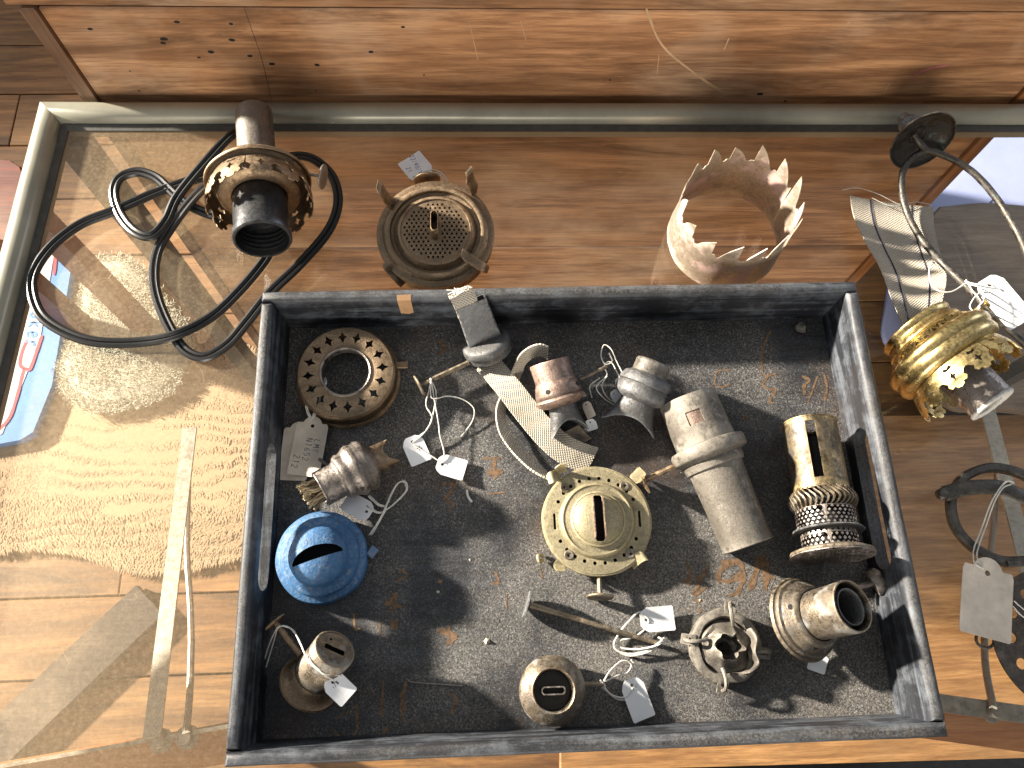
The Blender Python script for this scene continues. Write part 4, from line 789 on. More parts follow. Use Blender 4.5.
# ------------------------------------------------------------------ in the tray
# --- ring gallery with diamond holes
M = at(349, 379, FZ) @ RX(R(2)) @ T(0, 0, 1.3)
t = thing('diamond_pierced_ring', 'dark bronze ring pierced with diamond holes in the tray corner, old cream tag', 'lamp gallery', M)
mb = MB(); mb.lathe([(31, 0), (36.8, 0), (37.4, .8), (37, 2), (35.4, 3), (34.8, 5), (34.8, 11), (34.2, 12.6), (32.8, 13.6)], 72, None, 0, TAU, .4); build(mb, 'skirt', M_bronze, t)
mb = MB(); hs = []
for i in range(16):
    a = TAU * i / 16 + .1; q = star4(0, 0, 4.6, 3.3, .55); hs.append([(25.8 * math.cos(a) + x * math.cos(a) - y * math.sin(a), 25.8 * math.sin(a) + x * math.sin(a) + y * math.cos(a)) for x, y in q])
mb.sheet([circ(0, 0, 33, 72), circ(0, 0, 17.2, 48)] + hs, .8, 6, 6, lambda x, y, q: (x, y, 13.4 + 2.4 * max(0, 1 - ((math.hypot(x, y) - 25) / 9) ** 2) * .6 + q)); build(mb, 'pierced_plate', M_bronze, t)
mb = MB(); mb.lathe([(18.2, 12.6), (18.4, 14.4), (17.6, 15.6), (16.6, 15.2), (16.2, 13.6), (16.2, 9)], 56); build(mb, 'inner_lip', M_nickel, t)
mb = MB(); mb.box((37.5, 8, 4), (10, 5, 1.2), None, .3); build(mb, 'catch', M_bronze, t)
tg = paper_tag(t, 309, 446, 12, 23, 42, (4.5, -21), M_paperold, 'scallop', (4, -6), [('N1652', -.5, -3), ('LMT', 5.2, 0), ('212', -7, -12)], M_ink, 4.2, R(-92), .8)
paper_tag(t, 296, 451, 9.5, 20, 41, (3, -21), M_paperold, 'scallop', (4, -4))
string(tg, [[(311, 421, 15), (306, 408, 17), (309, 396, 19), (318, 394, 20), (319, 402, 18), (314, 412, 16), (311, 421, 15)], [(311, 421, 15), (317, 410, 17), (320, 395, 20), (325, 384, 22), (324, 378, 16)]], .5, twin=.9)

# --- flat wick burner standing by the back wall
p0 = U(489, 352, FZ + 3.5); p1 = U(470, 302, FZ + 40); M = frame(p0, p1 - p0, (0, -1, 0), R(25)); L = (p1 - p0).length
t = thing('flat_wick_burner', 'grey flat wick burner leaning at the back wall with long woven wick strap', 'lamp burner', M)
mb = MB(); mb.lathe([(0, 0), (16.5, 0), (17.6, .6), (18, 2), (17.4, 4), (18, 5), (18.2, 7), (17.9, 8.6), (17.4, 10), (16.4, 11), (14, 11.8), (8, 12.4), (0, 12.6)], 56, None, 0, TAU, .3); build(mb, 'domed_base', M_tindark, t)
mb = MB(); rr = lambda w_, d_, z: [(y, x, z) for x, y in rrect(w_, d_, 1.6, 3)]
mb.loft([rr(25, 7.5, 10), rr(23.5, 7.2, 26), rr(22.5, 7, L), rr(21.3, 5.8, L + .2), rr(21.3, 5.8, L - 8)], True, True); mb.bump(.3, .08); build(mb, 'flat_tube', M_tindark, t)
mb = MB(); mb.ribbon([M @ Vector((0, -3, L - 9)), M @ Vector((.3, -3.2, L + 2)), M @ Vector((-.4, -3.6, L + 6)), M @ Vector((-1.0, -4.2, L + 9.5))], lambda q: M.to_3x3() @ Vector((0, 8.2, .4)), 5.2, 5); mb.bump(.9, .25); build(mb, 'wick_end', M_wick, t, True)
mb = MB()
for q in range(9): mb.tube([M @ Vector((random.uniform(-1.5, 1.5), random.uniform(-11, 4), L + 8)), M @ Vector((random.uniform(-3, 3), random.uniform(-12, 4), L + 10 + random.random() * 2)), M @ Vector((random.uniform(-4, 4), random.uniform(-13, 5), L + 11 + random.random() * 3))], .35, 5, 4)
build(mb, 'frayed_threads', M_string, t, True)
key(t, U(468, 363, FZ + 9), U(433, 379, FZ + 9), 0.1, M_brassold, 1.9, name='spindle')
key(t, U(433, 379, FZ + 9), U(419, 386, FZ + 9), 8.0, M_brassold, 1.2)
mb = MB(); path = [(486, 362, FZ + 2.0), (496, 373, FZ + 5), (510, 390, FZ + 9), (528, 413, FZ + 9), (547, 435, FZ + 8), (567, 451, FZ + 6), (592, 461, FZ + 3.2)]
P = [U(*p) for p in path]; wd = (U(500, 397, 14) - U(520, 380, 14)).normalized() * 9.2
wd2 = (U(578, 472, 14) - U(590, 448, 14)).normalized() * 10.2
mb.ribbon(P, lambda q: wd.lerp(wd2, q) + Vector((0, 0, .8 * math.sin(q * 5))), 1.7, 8, 0, 7); mb.bump(.25, .3); build(mb, 'wick_strap', M_wick, t, True)
tgA = paper_tag(t, 416, 450, FZ + 5, 15, 20, (-4, -9), None, 'small', (4, 5), [('22', 3, 0)], M_ink, 2.4, R(-60))
tgB = paper_tag(t, 451, 467, FZ + 4, 15, 20, (-11, -3), None, 'small', (3, 6))
string(tgA, [[(430, 378, FZ + 11), (436, 392, FZ + 9), (434, 410, FZ + 8), (428, 428, FZ + 7), (418, 437, FZ + 6), (412, 443, FZ + 5.6), (424, 433, FZ + 7), (432, 418, FZ + 8), (426, 405, FZ + 8), (429, 390, FZ + 9), (431, 378, FZ + 12)],
              [(431, 378, FZ + 12), (434, 398, FZ + 9), (438, 420, FZ + 8), (440, 436, FZ + 7), (444, 452, FZ + 6), (443, 463, FZ + 5)], [(431, 380, FZ + 12), (432, 398, FZ + 10), (448, 396, FZ + 9), (464, 400, FZ + 7), (474, 409, FZ + 5), (472, 422, FZ + 3), (461, 437, FZ + 1)], [(442, 463, FZ + 5), (430, 455, FZ + 5), (414, 445, FZ + 6)]], .5)

# --- fishtail burners
def fishtail(mb, r0, rw, rd, z0, z1, cut, M=None, n=40, a_off=0.0):
    """tube that flattens and widens towards its end, whose edge is cut to two points"""
    rings = []
    for j in range(9):
        v = j / 8; ring = []
        for k_ in range(n):
            a = TAU * k_ / n; e = v ** 1.6; rx, ry = lerp(r0, rw, e), lerp(r0, rd, e); zend = z1 + cut * (1 - math.cos(a) ** 2)
            ring.append((rx * math.cos(a), ry * math.sin(a), lerp(z0, zend, v)))
        rings.append(ring)
    rings += [[(x * .93, y * .9, z) for x, y, z in r__] for r__ in reversed(rings)]
    mb.loft(rings, True, False, M); return mb
t, L, M = axis_thing('copper_fishtail_burner', 'small pinkish copper burner with pointed tail lying between the wick straps', 'lamp burner', (568, 426, FZ + 12), (549, 362, FZ + 25), R(75))
mb = MB(); fishtail(mb, 9.5, 14, 7, L * .36, -6, 10, RZ(R(20))); build(mb, 'pointed_tail', M_tindark, t)
mb = MB(); mb.lathe([(8, L * .30), (13.5, L * .33), (16.6, L * .38), (17.4, L * .42), (16.8, L * .45), (16, L * .46), (16.6, L * .49), (16.4, L * .52), (15.6, L * .60), (15.0, L * .66), (13.4, L * .69)], 56); build(mb, 'collar', M_coppery, t)
mb = MB(); mb.lathe(shell([(14.4, L * .67), (13.6, L * .72), (13.9, L - .8), (13.6, L)], .8), 48, None, 0, TAU, .3); build(mb, 'cap_tube', M_coppery, t)
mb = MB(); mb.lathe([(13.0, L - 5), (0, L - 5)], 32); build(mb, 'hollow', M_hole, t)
mb = MB()
for a in (R(-20), R(70), R(160), R(250)): mb.lathe([(0, .35), (1.7, .3), (1.7, 0)], 14, T(16.0 * math.cos(a), 16.0 * math.sin(a), L * .565) @ RZ(a) @ RY(R(84)))
build(mb, 'air_hole', M_hole, t)
key(t, U(580, 380, FZ + 18), U(607, 366, FZ + 17), .1, M_brassold, 1.2, name='spindle')
mb = MB(); pth = [(548, 353, FZ + 26), (541, 350, FZ + 27), (532, 352, FZ + 25), (523, 359, FZ + 18), (518, 370, FZ + 8), (510, 388, FZ + 1.2), (501, 408, FZ + 2.5), (503, 428, FZ + 6), (513, 446, FZ + 6), (527, 462, FZ + 6), (541, 473, FZ + 6), (556, 480, FZ + 4)]
P = [U(*p) for p in pth]; hv = [Vector((0, 3.2, 4.2)), Vector((-2.6, 1.4, 4.5)), Vector((-3.6, -1.2, 1.5)), Vector((-2.4, -1.5, 4.2))]
mb.ribbon(P, lambda q: (hv[0].lerp(hv[1], q * 3) if q < 1 / 3 else hv[1].lerp(hv[2], q * 3 - 1) if q < 2 / 3 else hv[2].lerp(hv[3], q * 3 - 2)), 1.6, 8); build(mb, 'wick_strap', M_wick, t, True)
paper_tag(t, 588, 410, FZ + 6, 8, 12, (-5, -9), M_paperold, 'small', (20, 20)); paper_tag(t, 591, 425, FZ + 3, 8, 8, (-3, -8), None, 'small', (5, 0))
mb = MB(); mb.ribbon([U(572, 428, FZ + 7), U(578, 436, FZ + 4), U(585, 442, FZ + 2)], lambda q: (U(575, 440, 14) - U(590, 432, 14)).normalized() * 5.5, 1.6, 5); build(mb, 'wick_end', M_brassold, t, True)

t, L, M = axis_thing('grey_fishtail_burner', 'dark grey burner with flared double pointed tail and coiled white string', 'lamp burner', (629, 424, FZ + 11), (654, 362, FZ + 27), R(92))
mb = MB(); fishtail(mb, 12, 20, 9, L * .42, -3, 8); build(mb, 'flared_tail', M_tindark, t)
mb = MB(); mb.lathe([(9, L * .34), (15, L * .38), (18.0, L * .43), (18.8, L * .47), (18.6, L * .58), (18.0, L * .61), (18.8, L * .63), (18.6, L * .68), (16.5, L * .76), (13, L * .80)], 56); build(mb, 'collar', M_tindark, t)
mb = MB(); mb.lathe([(13.4, L * .78), (12.4, L * .82), (12.2, L * .97), (11.4, L), (10, L + .6), (0, L + .6)], 48, None, 0, TAU, .3); build(mb, 'cap_tube', M_tin, t)
tg = paper_tag(t, 617, 398, FZ + 10, 8, 12, (-6, -7), None, 'small', (15, 10)); paper_tag(t, 621, 384, FZ + 12, 8, 10, (-6, -7), None, 'small', (15, 10))
string(tg, [[(622, 372, FZ + 16), (616, 360, FZ + 16), (611, 349, FZ + 16), (604, 345, FZ + 15), (601, 355, FZ + 13), (605, 364, FZ + 13), (612, 361, FZ + 15), (609, 353, FZ + 16)], [(620, 378, FZ + 14), (611, 362, FZ + 15), (604, 366, FZ + 10), (607, 375, FZ + 8), (598, 384, FZ + 7), (597, 390, FZ + 6), (605, 399, FZ + 5), (616, 406, FZ + 4)], [(607, 376, FZ + 8), (602, 386, FZ + 7), (608, 398, FZ + 6), (620, 404, FZ + 4)], [(600, 378, FZ + 6), (590, 386, FZ + 5), (592, 398, FZ + 3)]], .5)

# --- tall tin burner
t, L, M = axis_thing('tall_tin_burner', 'tall pale grey tin burner tube with square window lying across the tray', 'lamp burner', (747, 543, FZ + 13.5), (688, 401, FZ + 20))
mb = MB(); mb.lathe(shell([(16.3, -2), (17, -1.5), (17.0, 4), (17.4, 24), (18.2, L * .48), (18.6, L * .56)], .9), 64, None, 0, TAU, .5); build(mb, 'lower_tube', M_tinpale, t)
mb = MB(); mb.lathe([(16, -.5), (0, -.5)], 32); build(mb, 'hollow', M_hole, t)
mb = MB(); mb.lathe([(18, L * .515), (20, L * .52), (21, L * .55), (20.6, L * .575), (21.8, L * .585), (25.2, L * .60), (25.8, L * .61), (25.8, L * .665), (25, L * .68), (20, L * .69)], 64, None, 0, TAU, .35); build(mb, 'collar', M_tinpale, t)
mb = MB()
hs_w = 9.5
mb.sheet([[(0, 0), (TAU * 20.3, 0), (TAU * 20.3, L * .34), (0, L * .34)], [(TAU * 20.3 / 2 + x, L * .18 + y) for x, y in rrect(hs_w + 1, hs_w, .6, 2)]], .8, 4.2, None, lambda x, y, q: ((20.3 + q - .8 * y / 40) * math.cos(x / 20.3 + PI - R(20)), (20.3 + q - .8 * y / 40) * math.sin(x / 20.3 + PI - R(20)), L * .675 + y)); build(mb, 'upper_tube', M_tinpale, t)
mb = MB(); mb.sheet([rrect(hs_w + 4, hs_w + 3, .6, 2)], .5, 3, None, lambda x, y, q: ((19.3 + q) * math.cos(x / 18.6 - R(20)), (19.3 + q) * math.sin(x / 18.6 - R(20)), L * .675 + L * .18 + y)); build(mb, 'window_plate', M_coppery, t)
mb = MB(); mb.lathe([(19, L * 1.0), (0, L * 1.0)], 40); build(mb, 'top_plate', M_tinpale, t)
key(t, U(684, 462, FZ + 15), U(643, 481, FZ + 11), 10, M_bronze, 2.0, True)

# --- tall brass tube burner with perforated bands
t, L, M = axis_thing('brass_tube_burner', 'tall brass tube burner with slot, pleated fins and perforated bands beside the right wall', 'lamp burner', (833, 559, FZ + 27), (809, 424, FZ + 18.6), R(-22))
TT = L
mb = MB(); rt = 17.6
z0 = L * .47
mb.sheet([[(0, 0), (TAU * rt, 0), (TAU * rt, L - z0), (0, L - z0)], [(TAU * rt / 2 + x, (L - z0) * .52 + y) for x, y in rrect(6.2, (L - z0) * .80, .4, 2)]], .9, 3.7, None, lambda x, y, q: ((rt + q) * math.cos(x / rt + PI), (rt + q) * math.sin(x / rt + PI), z0 + y)); build(mb, 'slotted_tube', M_brasstube, t)
mb = MB(); mb.lathe([(rt - 1, L - 1.5), (rt + .8, L - .6), (rt + .9, L), (rt - .2, L + .4), (rt - 1, L - .2)], 56); mb.lathe([(rt - .9, L - 12), (0, L - 12)], 40); build(mb, 'tube_lip', M_brasstube, t)
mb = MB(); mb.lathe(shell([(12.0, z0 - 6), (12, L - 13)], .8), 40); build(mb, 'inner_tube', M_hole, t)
mb = MB(); zf0, zf1 = L * .33, L * .485
for i in range(36):
    a = TAU * i / 36; sh = .05
    pts = []
    for v in range(7):
        q = v / 6; r = lerp(17.6, 22.0, math.sin(q * PI) ** .8); aa = a + .16 * math.sin(q * TAU * .75)
        pts.append((r, aa, lerp(zf0, zf1, q)))
    rg = [[(r * math.cos(aa - .028), r * math.sin(aa - .028), z), (r * math.cos(aa + .028), r * math.sin(aa + .028), z), ((r - 3) * math.cos(aa + .03), (r - 3) * math.sin(aa + .03), z), ((r - 3) * math.cos(aa - .03), (r - 3) * math.sin(aa - .03), z)] for r, aa, z in pts]
    mb.loft(rg, True, True)
build(mb, 'pleated_fins', M_brassold, t)
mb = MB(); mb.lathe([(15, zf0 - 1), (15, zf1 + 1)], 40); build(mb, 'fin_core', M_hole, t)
def perf(mb, r, za, zb, n, rows):
    Lx = TAU * r; st = Lx / n; hs = []; dz = (zb - za) / rows
    for j in range(rows):
        for i in range(n):
            x = (i + .3 + .4 * (j % 2)) * st; hs.append([(x - st * .31, (j + .5) * dz), (x, (j + .5) * dz - dz * .4), (x + st * .31, (j + .5) * dz), (x, (j + .5) * dz + dz * .4)])
    mb.sheet([[(0, 0), (Lx, 0), (Lx, zb - za), (0, zb - za)]] + hs, .5, 4, None, lambda x, y, q: ((r + q) * math.cos(x / r), (r + q) * math.sin(x / r), za + y)); return mb
mb = MB(); perf(mb, 18.8, L * .205, L * .335, 34, 5); build(mb, 'perforated_band', M_nickel, t)
mb = MB(); perf(mb, 17.4, L * .06, L * .18, 32, 4); build(mb, 'perforated_band', M_nickel, t)
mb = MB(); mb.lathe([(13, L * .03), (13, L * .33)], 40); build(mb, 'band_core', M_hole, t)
mb = MB(); mb.lathe([(17, L * .178), (22, L * .183), (22.6, L * .19), (22, L * .197), (18.5, L * .205)], 56); build(mb, 'middle_flange', M_tindark, t)
mb = MB(); mb.lathe([(17, L * .065), (22, L * .062), (26, L * .045), (26.6, L * .03), (26, L * .018)], 64); build(mb, 'base_flange', M_brassold, t)
mb = MB(); hs = []
for rr_, n_ in ((22, 44), (16.5, 34), (10, 20)):
    for i in range(n_): hs.append(circ(rr_ * math.cos(TAU * i / n_), rr_ * math.sin(TAU * i / n_), .62, 6))
mb.sheet([circ(0, 0, 26.2, 56)] + hs, .6, 9, 9, lambda x, y, q: (x, y, L * .02 + q - 1.0 * (1 - math.hypot(x, y) / 26))); build(mb, 'perforated_base', M_nickel, t)

# --- round brass burner in the middle
M = at(595, 523, FZ, R(0)) @ T(0, 0, .2)
t = thing('round_brass_burner', 'round pale brass burner with domed slotted cap in the middle of the tray', 'lamp burner', M)
mb = MB(); mb.lathe([(30, 0), (34, 0), (35.6, 1.2), (36, 3.5), (36.4, 7), (37, 8.6), (36.6, 9.8), (35.2, 10.2)], 72, None, 0, TAU, .3); build(mb, 'skirt', M_brasspale, t)
hs = []
for i in range(26):
    a = TAU * i / 26
    if abs(math.cos(a)) < .965: hs.append(circ(28.4 * math.cos(a), 28.4 * math.sin(a), 1.3, 10))
for sx in (-1, 1): hs.append([(sx * 28.4 + x, y) for x, y in rrect(1.7, 11, .7, 2)])
for a in (R(48), R(132), R(228), R(312)): hs.append(circ(30.8 * math.cos(a), 30.8 * math.sin(a) * 1.0, .9, 8))
bf = lambda x, y, q: (x, y, 10 + (35.5 - math.hypot(x, y)) * .05 + q)
mb = MB(); mb.sheet([circ(0, 0, 35.3, 72), circ(0, 0, 25.0, 64)] + hs, .7, 6, 6, bf); build(mb, 'perforated_deck', M_brasspale, t)
mb = MB(); mb.lathe([(25.8, 10.2), (25.6, 11), (24.6, 13.2), (23.8, 14.2), (23, 14.4), (22.2, 13.9), (21, 14), (19, 14.5), (17, 14.8), (16, 14.6)], 72, None, 0, TAU, .25); build(mb, 'raised_step', M_brasspale, t)
for a in (R(48), R(132), R(228), R(312)): mb = MB(); mb.lathe([(1.4, 11.5), (2.8, 11.6), (3.2, 11.1), (3.4, 10.5)], 14, T(30 * math.cos(a), 30 * math.sin(a), -.3)); build(mb, 'rivet', M_brassold, t)
def dome_slot(Rd, H0, H1, sw, sl, mat, par, name='domed_cap', flare=0.0):
    def f(x, y, q):
        r = min(1, math.hypot(x, y) / Rd); z = H0 + (H1 - H0) * math.sqrt(max(0, 1 - r * r * .98)); return (x * (1 + q * .012), y * (1 + q * .012), z + q)
    mb = MB(); mb.sheet([circ(0, 0, Rd, 64), [(y, x) for x, y in rrect(sl, sw, sw * .3, 3)]], .8, Rd / 8, Rd / 8, f); o = build(mb, name, mat, par)
    return o
dome_slot(17.0, 14.6, 22.2, 6.0, 30, M_brasspale, t)
mb = MB(); mb.loft([[(y, x, z) for x, y in rrect(27, 7.4, 1.5, 3)] for z in (6, 13)], True, True); build(mb, 'slot_hollow', M_hole, t)
mb = MB(); mb.lathe([(16.4, 14.4), (17.6, 14.2), (18.4, 15), (18.2, 16.2), (17.2, 16.8), (16.4, 16.2)], 64); build(mb, 'bead_ring', M_brasspale, t)
mb = MB()
for sx in (-1, 1): mb.loft([[(sx * 3.4 + q * .35, y, z) for q, (y, z) in ((-1, (-14.5, 16)), (1, (-14.5, 16)), (1, (14.5, 16)), (-1, (14.5, 16)))], [(sx * 3.4 + q * .35, y, z) for q, (y, z) in ((-1, (-12.5, 23.4)), (1, (-12.5, 23.4)), (1, (12.5, 23.4)), (-1, (12.5, 23.4)))]], True, True)
build(mb, 'slot_lip', M_coppery, t)
def tab(pts, w_, par=t): return arm(pts, w_, 'prong', M_brasspale, par)
tab([(560, 478, 18), (556, 476, 22), (552, 477, 24), (548, 480, 22)], 8); tab([(563, 472, 18), (560, 468, 24), (563, 464, 27)], 7)
tab([(633, 480, 18), (638, 476, 22), (643, 470, 26)], 8); tab([(561, 560, 17), (559, 566, 16), (561, 571, 20)], 7); tab([(632, 566, 14), (636, 560, 18), (642, 556, 22), (646, 557, 22)], 7)
mb = MB(); mb.tube([U(543, 556, 9.5), U(538, 556, 12), U(540, 562, 12), U(543, 560, 10)], 1.2, 7, 6); build(mb, 'hook', M_brasspale, t, True)
key(t, U(599, 572, FZ + 7), U(600, 597, FZ + 9), 9.0, M_brassold, 1.6)

# --- blue cap
M = at(324, 558, FZ, R(17)) @ RX(R(4)) @ T(0, 0, 1.6)
t = thing('blue_burner_cap', 'chipped blue painted burner cap with dark slot near the left wall', 'burner cap', M)
mb = MB(); mb.lathe([(26, 0), (28.5, 0), (29.6, 1), (29.8, 3), (29.6, 7), (28.8, 8.6), (26.6, 9.4), (25.4, 10.2), (25.2, 13), (24.4, 14.8), (22.4, 15.8), (20, 16.2), (19.3, 17), (18.6, 19)], 64, None, 0, TAU, .5); build(mb, 'base', M_blue, t)
def f(x, y, q):
    r = min(1, math.hypot(x, y) / 18.8); z = 18.4 + 10.5 * math.sqrt(max(0, 1 - r * r * .985)); return (x, y, z + q)
mb = MB(); mb.sheet([circ(0, 0, 18.8, 64), [(x + 0, y + 1) for x, y in [(lerp(-16.2, 16.2, i / 12), -3.4 + 1.2 * math.sin(PI * i / 12) * 0) for i in range(13)] + [(lerp(16.2, -16.2, i / 12), -1.6 + 6.6 * math.sin(PI * i / 12) ** .6) for i in range(13)]]], .9, 2.3, 2.3, f); build(mb, 'domed_top', M_blue, t)
mb = MB(); mb.lathe([(18.2, 18.6), (17.5, 12), (0, 12)], 40); build(mb, 'slot_hollow', M_hole, t)
mb = MB(); mb.box((22, -24, 4), (7, 5, 7), RZ(R(35)), .6); build(mb, 'lug', M_blue, t)

# --- small nickel burner with frayed wick
t, L, M = axis_thing('frayed_wick_burner', 'small brown nickel burner with frayed wick lying above the blue cap', 'lamp burner', (371, 462, FZ + 13), (321, 489, FZ + 18))
mb = MB(); mb.lathe([(9, -3), (14, 0), (17.2, 2.5), (18.0, 5), (17.2, 8), (17.6, 9.5), (18.2, 11), (17.6, 13.5), (16, 16), (15.4, 18), (16, 20), (15, 22.5), (13, 23.5), (12.2, 25), (12.2, L - .6)] + rim(11.6, L, .8) + [(10.6, L - 1), (10.6, L - 10), (0, L - 10)], 56, None, 0, TAU, .3); build(mb, 'body', M_nickel, t)
mb = MB(); fishtail(mb, 10, 9, 4.5, 2, -17, 7, RZ(R(90))); build(mb, 'pointed_tail', M_bronze, t)
mb = MB(); rg = random.Random(5)
for q in range(46):
    x, y = rg.uniform(-4.5, 4.5), rg.uniform(-7.5, 7.5); mb.tube([(x, y, L - 6), (x * 1.1 + rg.uniform(-1, 1), y + rg.uniform(-1, 1), L + 3), (x * 1.2 + rg.uniform(-2.5, 1.5), y * 1.1 + rg.uniform(-2.5, 2.5), L + 7 + rg.random() * 3), (x * 1.2 + rg.uniform(-4, 1), y * 1.2 + rg.uniform(-3, 3), L + 8 + rg.random() * 5)], .75, 5, 3)
build(mb, 'frayed_wick', plain('straw_wick', (.52, .40, .24), .95, 0, .4, 300), t)
key(t, M @ Vector((8, -16, 14)), U(319, 459, FZ + 17), .1, M_iron, 1.2, name='spindle')
tg = paper_tag(t, 358, 507, FZ + 5, 14, 21, (9, 5), None, 'small', (4, -6), [('2', -3, 6)], M_ink, 2)
string(tg, [[(370, 509, FZ + 6), (378, 513, FZ + 6), (386, 510, FZ + 7), (398, 500, FZ + 8), (406, 490, FZ + 8), (404, 482, FZ + 8), (397, 484, FZ + 8), (390, 496, FZ + 8), (384, 510, FZ + 8), (378, 522, FZ + 6), (369, 535, FZ + 3)], [(371, 535, FZ + 2), (379, 521, FZ + 5), (385, 508, FZ + 7), (378, 505, FZ + 7), (368, 496, FZ + 7)]], .5, twin=.8)

# --- leaning round burner with slot top, lower left
t, L, M = axis_thing('leaning_slot_burner', 'brown burner with slotted cylinder top leaning in the lower left corner', 'lamp burner', (309, 683, FZ + 9), (335, 649, FZ + 34), R(30))
mb = MB(); mb.lathe([(0, -3), (15, -3), (18.4, -2.2), (19.2, -.8), (18.8, .6), (16.8, 1.6), (15, 4.5), (14.4, 8), (13.6, 10)], 56); build(mb, 'flanged_base', M_bronze, t)
mb = MB(); mb.lathe([(13.4, 9), (13.2, 12), (13.2, L - 1), (12.6, L)] + [(11.8, L + .2), (11.2, L - .8)], 48, None, 0, TAU, .2); build(mb, 'cylinder', M_brassold, t)
mb = MB(); mb.sheet([circ(0, 0, 11.6, 40), [(y, x) for x, y in rrect(13, 3.6, .8, 2)], circ(-6, -4, .9, 8)], .7, 5, 5, lambda x, y, q: (x, y, L - .9 + q)); build(mb, 'slotted_top', M_brassold, t)
mb = MB(); mb.lathe([(11, L - 4), (0, L - 4)], 24); build(mb, 'slot_hollow', M_hole, t)
key(t, U(300, 655, FZ + 14), U(275, 622, FZ + 16), 7.5, M_bronze, 1.8)
tg = paper_tag(t, 339, 688, FZ + 30, 13.5, 17, (-9, -9), None, 'small', (10, 8), [('i/8', 0, 3)], M_ink, 2)
string(tg, [[(334, 681, FZ + 32), (322, 673, FZ + 38), (308, 660, FZ + 38), (300, 643, FZ + 31), (293, 630, FZ + 21), (282, 626, FZ + 19), (277, 628, FZ + 17), (269, 645, FZ + 10), (262, 668, FZ + 3)], [(332, 679, FZ + 33), (321, 671, FZ + 39), (307, 657, FZ + 39), (299, 640, FZ + 31), (290, 628, FZ + 22), (279, 627, FZ + 18), (273, 644, FZ + 10), (266, 667, FZ + 3)], [(322, 674, FZ + 38), (330, 674, FZ + 37), (342, 676, FZ + 30)]], .5)

# --- bowl shaped burner at the front
M = at(551, 690, FZ) @ T(0, 0, .2)
t = thing('bowl_burner', 'round tarnished bowl shaped burner with open top near the tray front', 'lamp burner', M)
mb = MB(); mb.lathe([(0, 0), (12, 0), (15, .8), (17.5, 3), (19.8, 6.5), (20.6, 9.5), (20.4, 11), (20.8, 12), (20.2, 14.5), (18.4, 17.2), (16, 19.2), (14.2, 20.4), (13, 21.6), (12.4, 21.2), (11.8, 19.6), (11.6, 9), (11, 8), (0, 8)], 64, None, 0, TAU, .25); build(mb, 'bowl', M_brassold, t)
mb = MB(); mb.lathe([(11.55, 19), (11.5, 8.4), (0, 8.3)], 40); build(mb, 'lining', M_iron, t)
mb = MB(); out_ = rrect(15, 5, 2, 4); in_ = rrect(13.4, 3.4, 1.4, 4)
mb.loft([[(x, y, 8.5) for x, y in out_], [(x, y, 19.5) for x, y in out_], [(x, y, 19.7) for x, y in in_], [(x, y, 9) for x, y in in_]], True, False); build(mb, 'wick_tube', M_nickel, t)
key(t, U(580, 684, FZ + 12), U(604, 684, FZ + 12), .1, M_brassold, 1.4, name='spindle')
tg = paper_tag(t, 637, 699, FZ + 3, 15, 25, (-5, -13), None, 'small', (3, 3))
string(tg, [[(600, 682, FZ + 13), (606, 690, FZ + 10), (614, 696, FZ + 6), (626, 697, FZ + 4), (633, 688, FZ + 4)], [(604, 681, FZ + 13), (611, 670, FZ + 9), (622, 661, FZ + 7), (631, 664, FZ + 6), (628, 672, FZ + 6), (617, 676, FZ + 7), (606, 681, FZ + 12)], [(603, 685, FZ + 11), (609, 693, FZ + 8), (617, 699, FZ + 4), (625, 700, FZ + 3)], [(631, 660, FZ + 5), (638, 668, FZ + 4), (638, 680, FZ + 3), (635, 687, FZ + 4)], [(600, 680, FZ + 13), (605, 686, FZ + 12), (602, 688, FZ + 9)]], .65)

# --- nail shaped winder with tag
ha, hb = U(527, 604, FZ + 9), U(657, 643, FZ + 4)
M = frame(ha, hb - ha); L = (hb - ha).length
t = thing('winder_rod', 'long thin rod with round head like a nail, white tag at its end', 'rod', M)
mb = MB(); mb.tube([(0, 0, 0), (0, 0, L)], lambda q: 2.0 - .5 * q, 10, 0); build(mb, 'shaft', M_brassold, t)
mb = MB(); mb.lathe([(0, -1), (5, -1), (8.6, -.6), (8.8, .4), (5, .9), (2.4, 2.2), (0, 2.2)], 28); build(mb, 'head', M_tindark, t)
tg = paper_tag(t, 657, 619, FZ + 4, 15.5, 22.5, (-12, 1), None, 'small', (3, -3))
string(tg, [[(649, 620, FZ + 5), (640, 612, FZ + 5), (630, 620, FZ + 4), (620, 632, FZ + 3), (614, 644, FZ + 3), (618, 651, FZ + 3), (632, 654, FZ + 3), (648, 650, FZ + 4), (660, 642, FZ + 8), (664, 638, FZ + 7)], [(649, 621, FZ + 5), (644, 630, FZ + 3), (634, 637, FZ + 3), (620, 641, FZ + 2), (622, 648, FZ + 2), (640, 649, FZ + 4), (658, 645, FZ + 7), (662, 640, FZ + 8), (658, 637, FZ + 7)], [(620, 653, FZ + 2), (632, 656, FZ + 3), (650, 651, FZ + 4), (663, 641, FZ + 6)]], .7)

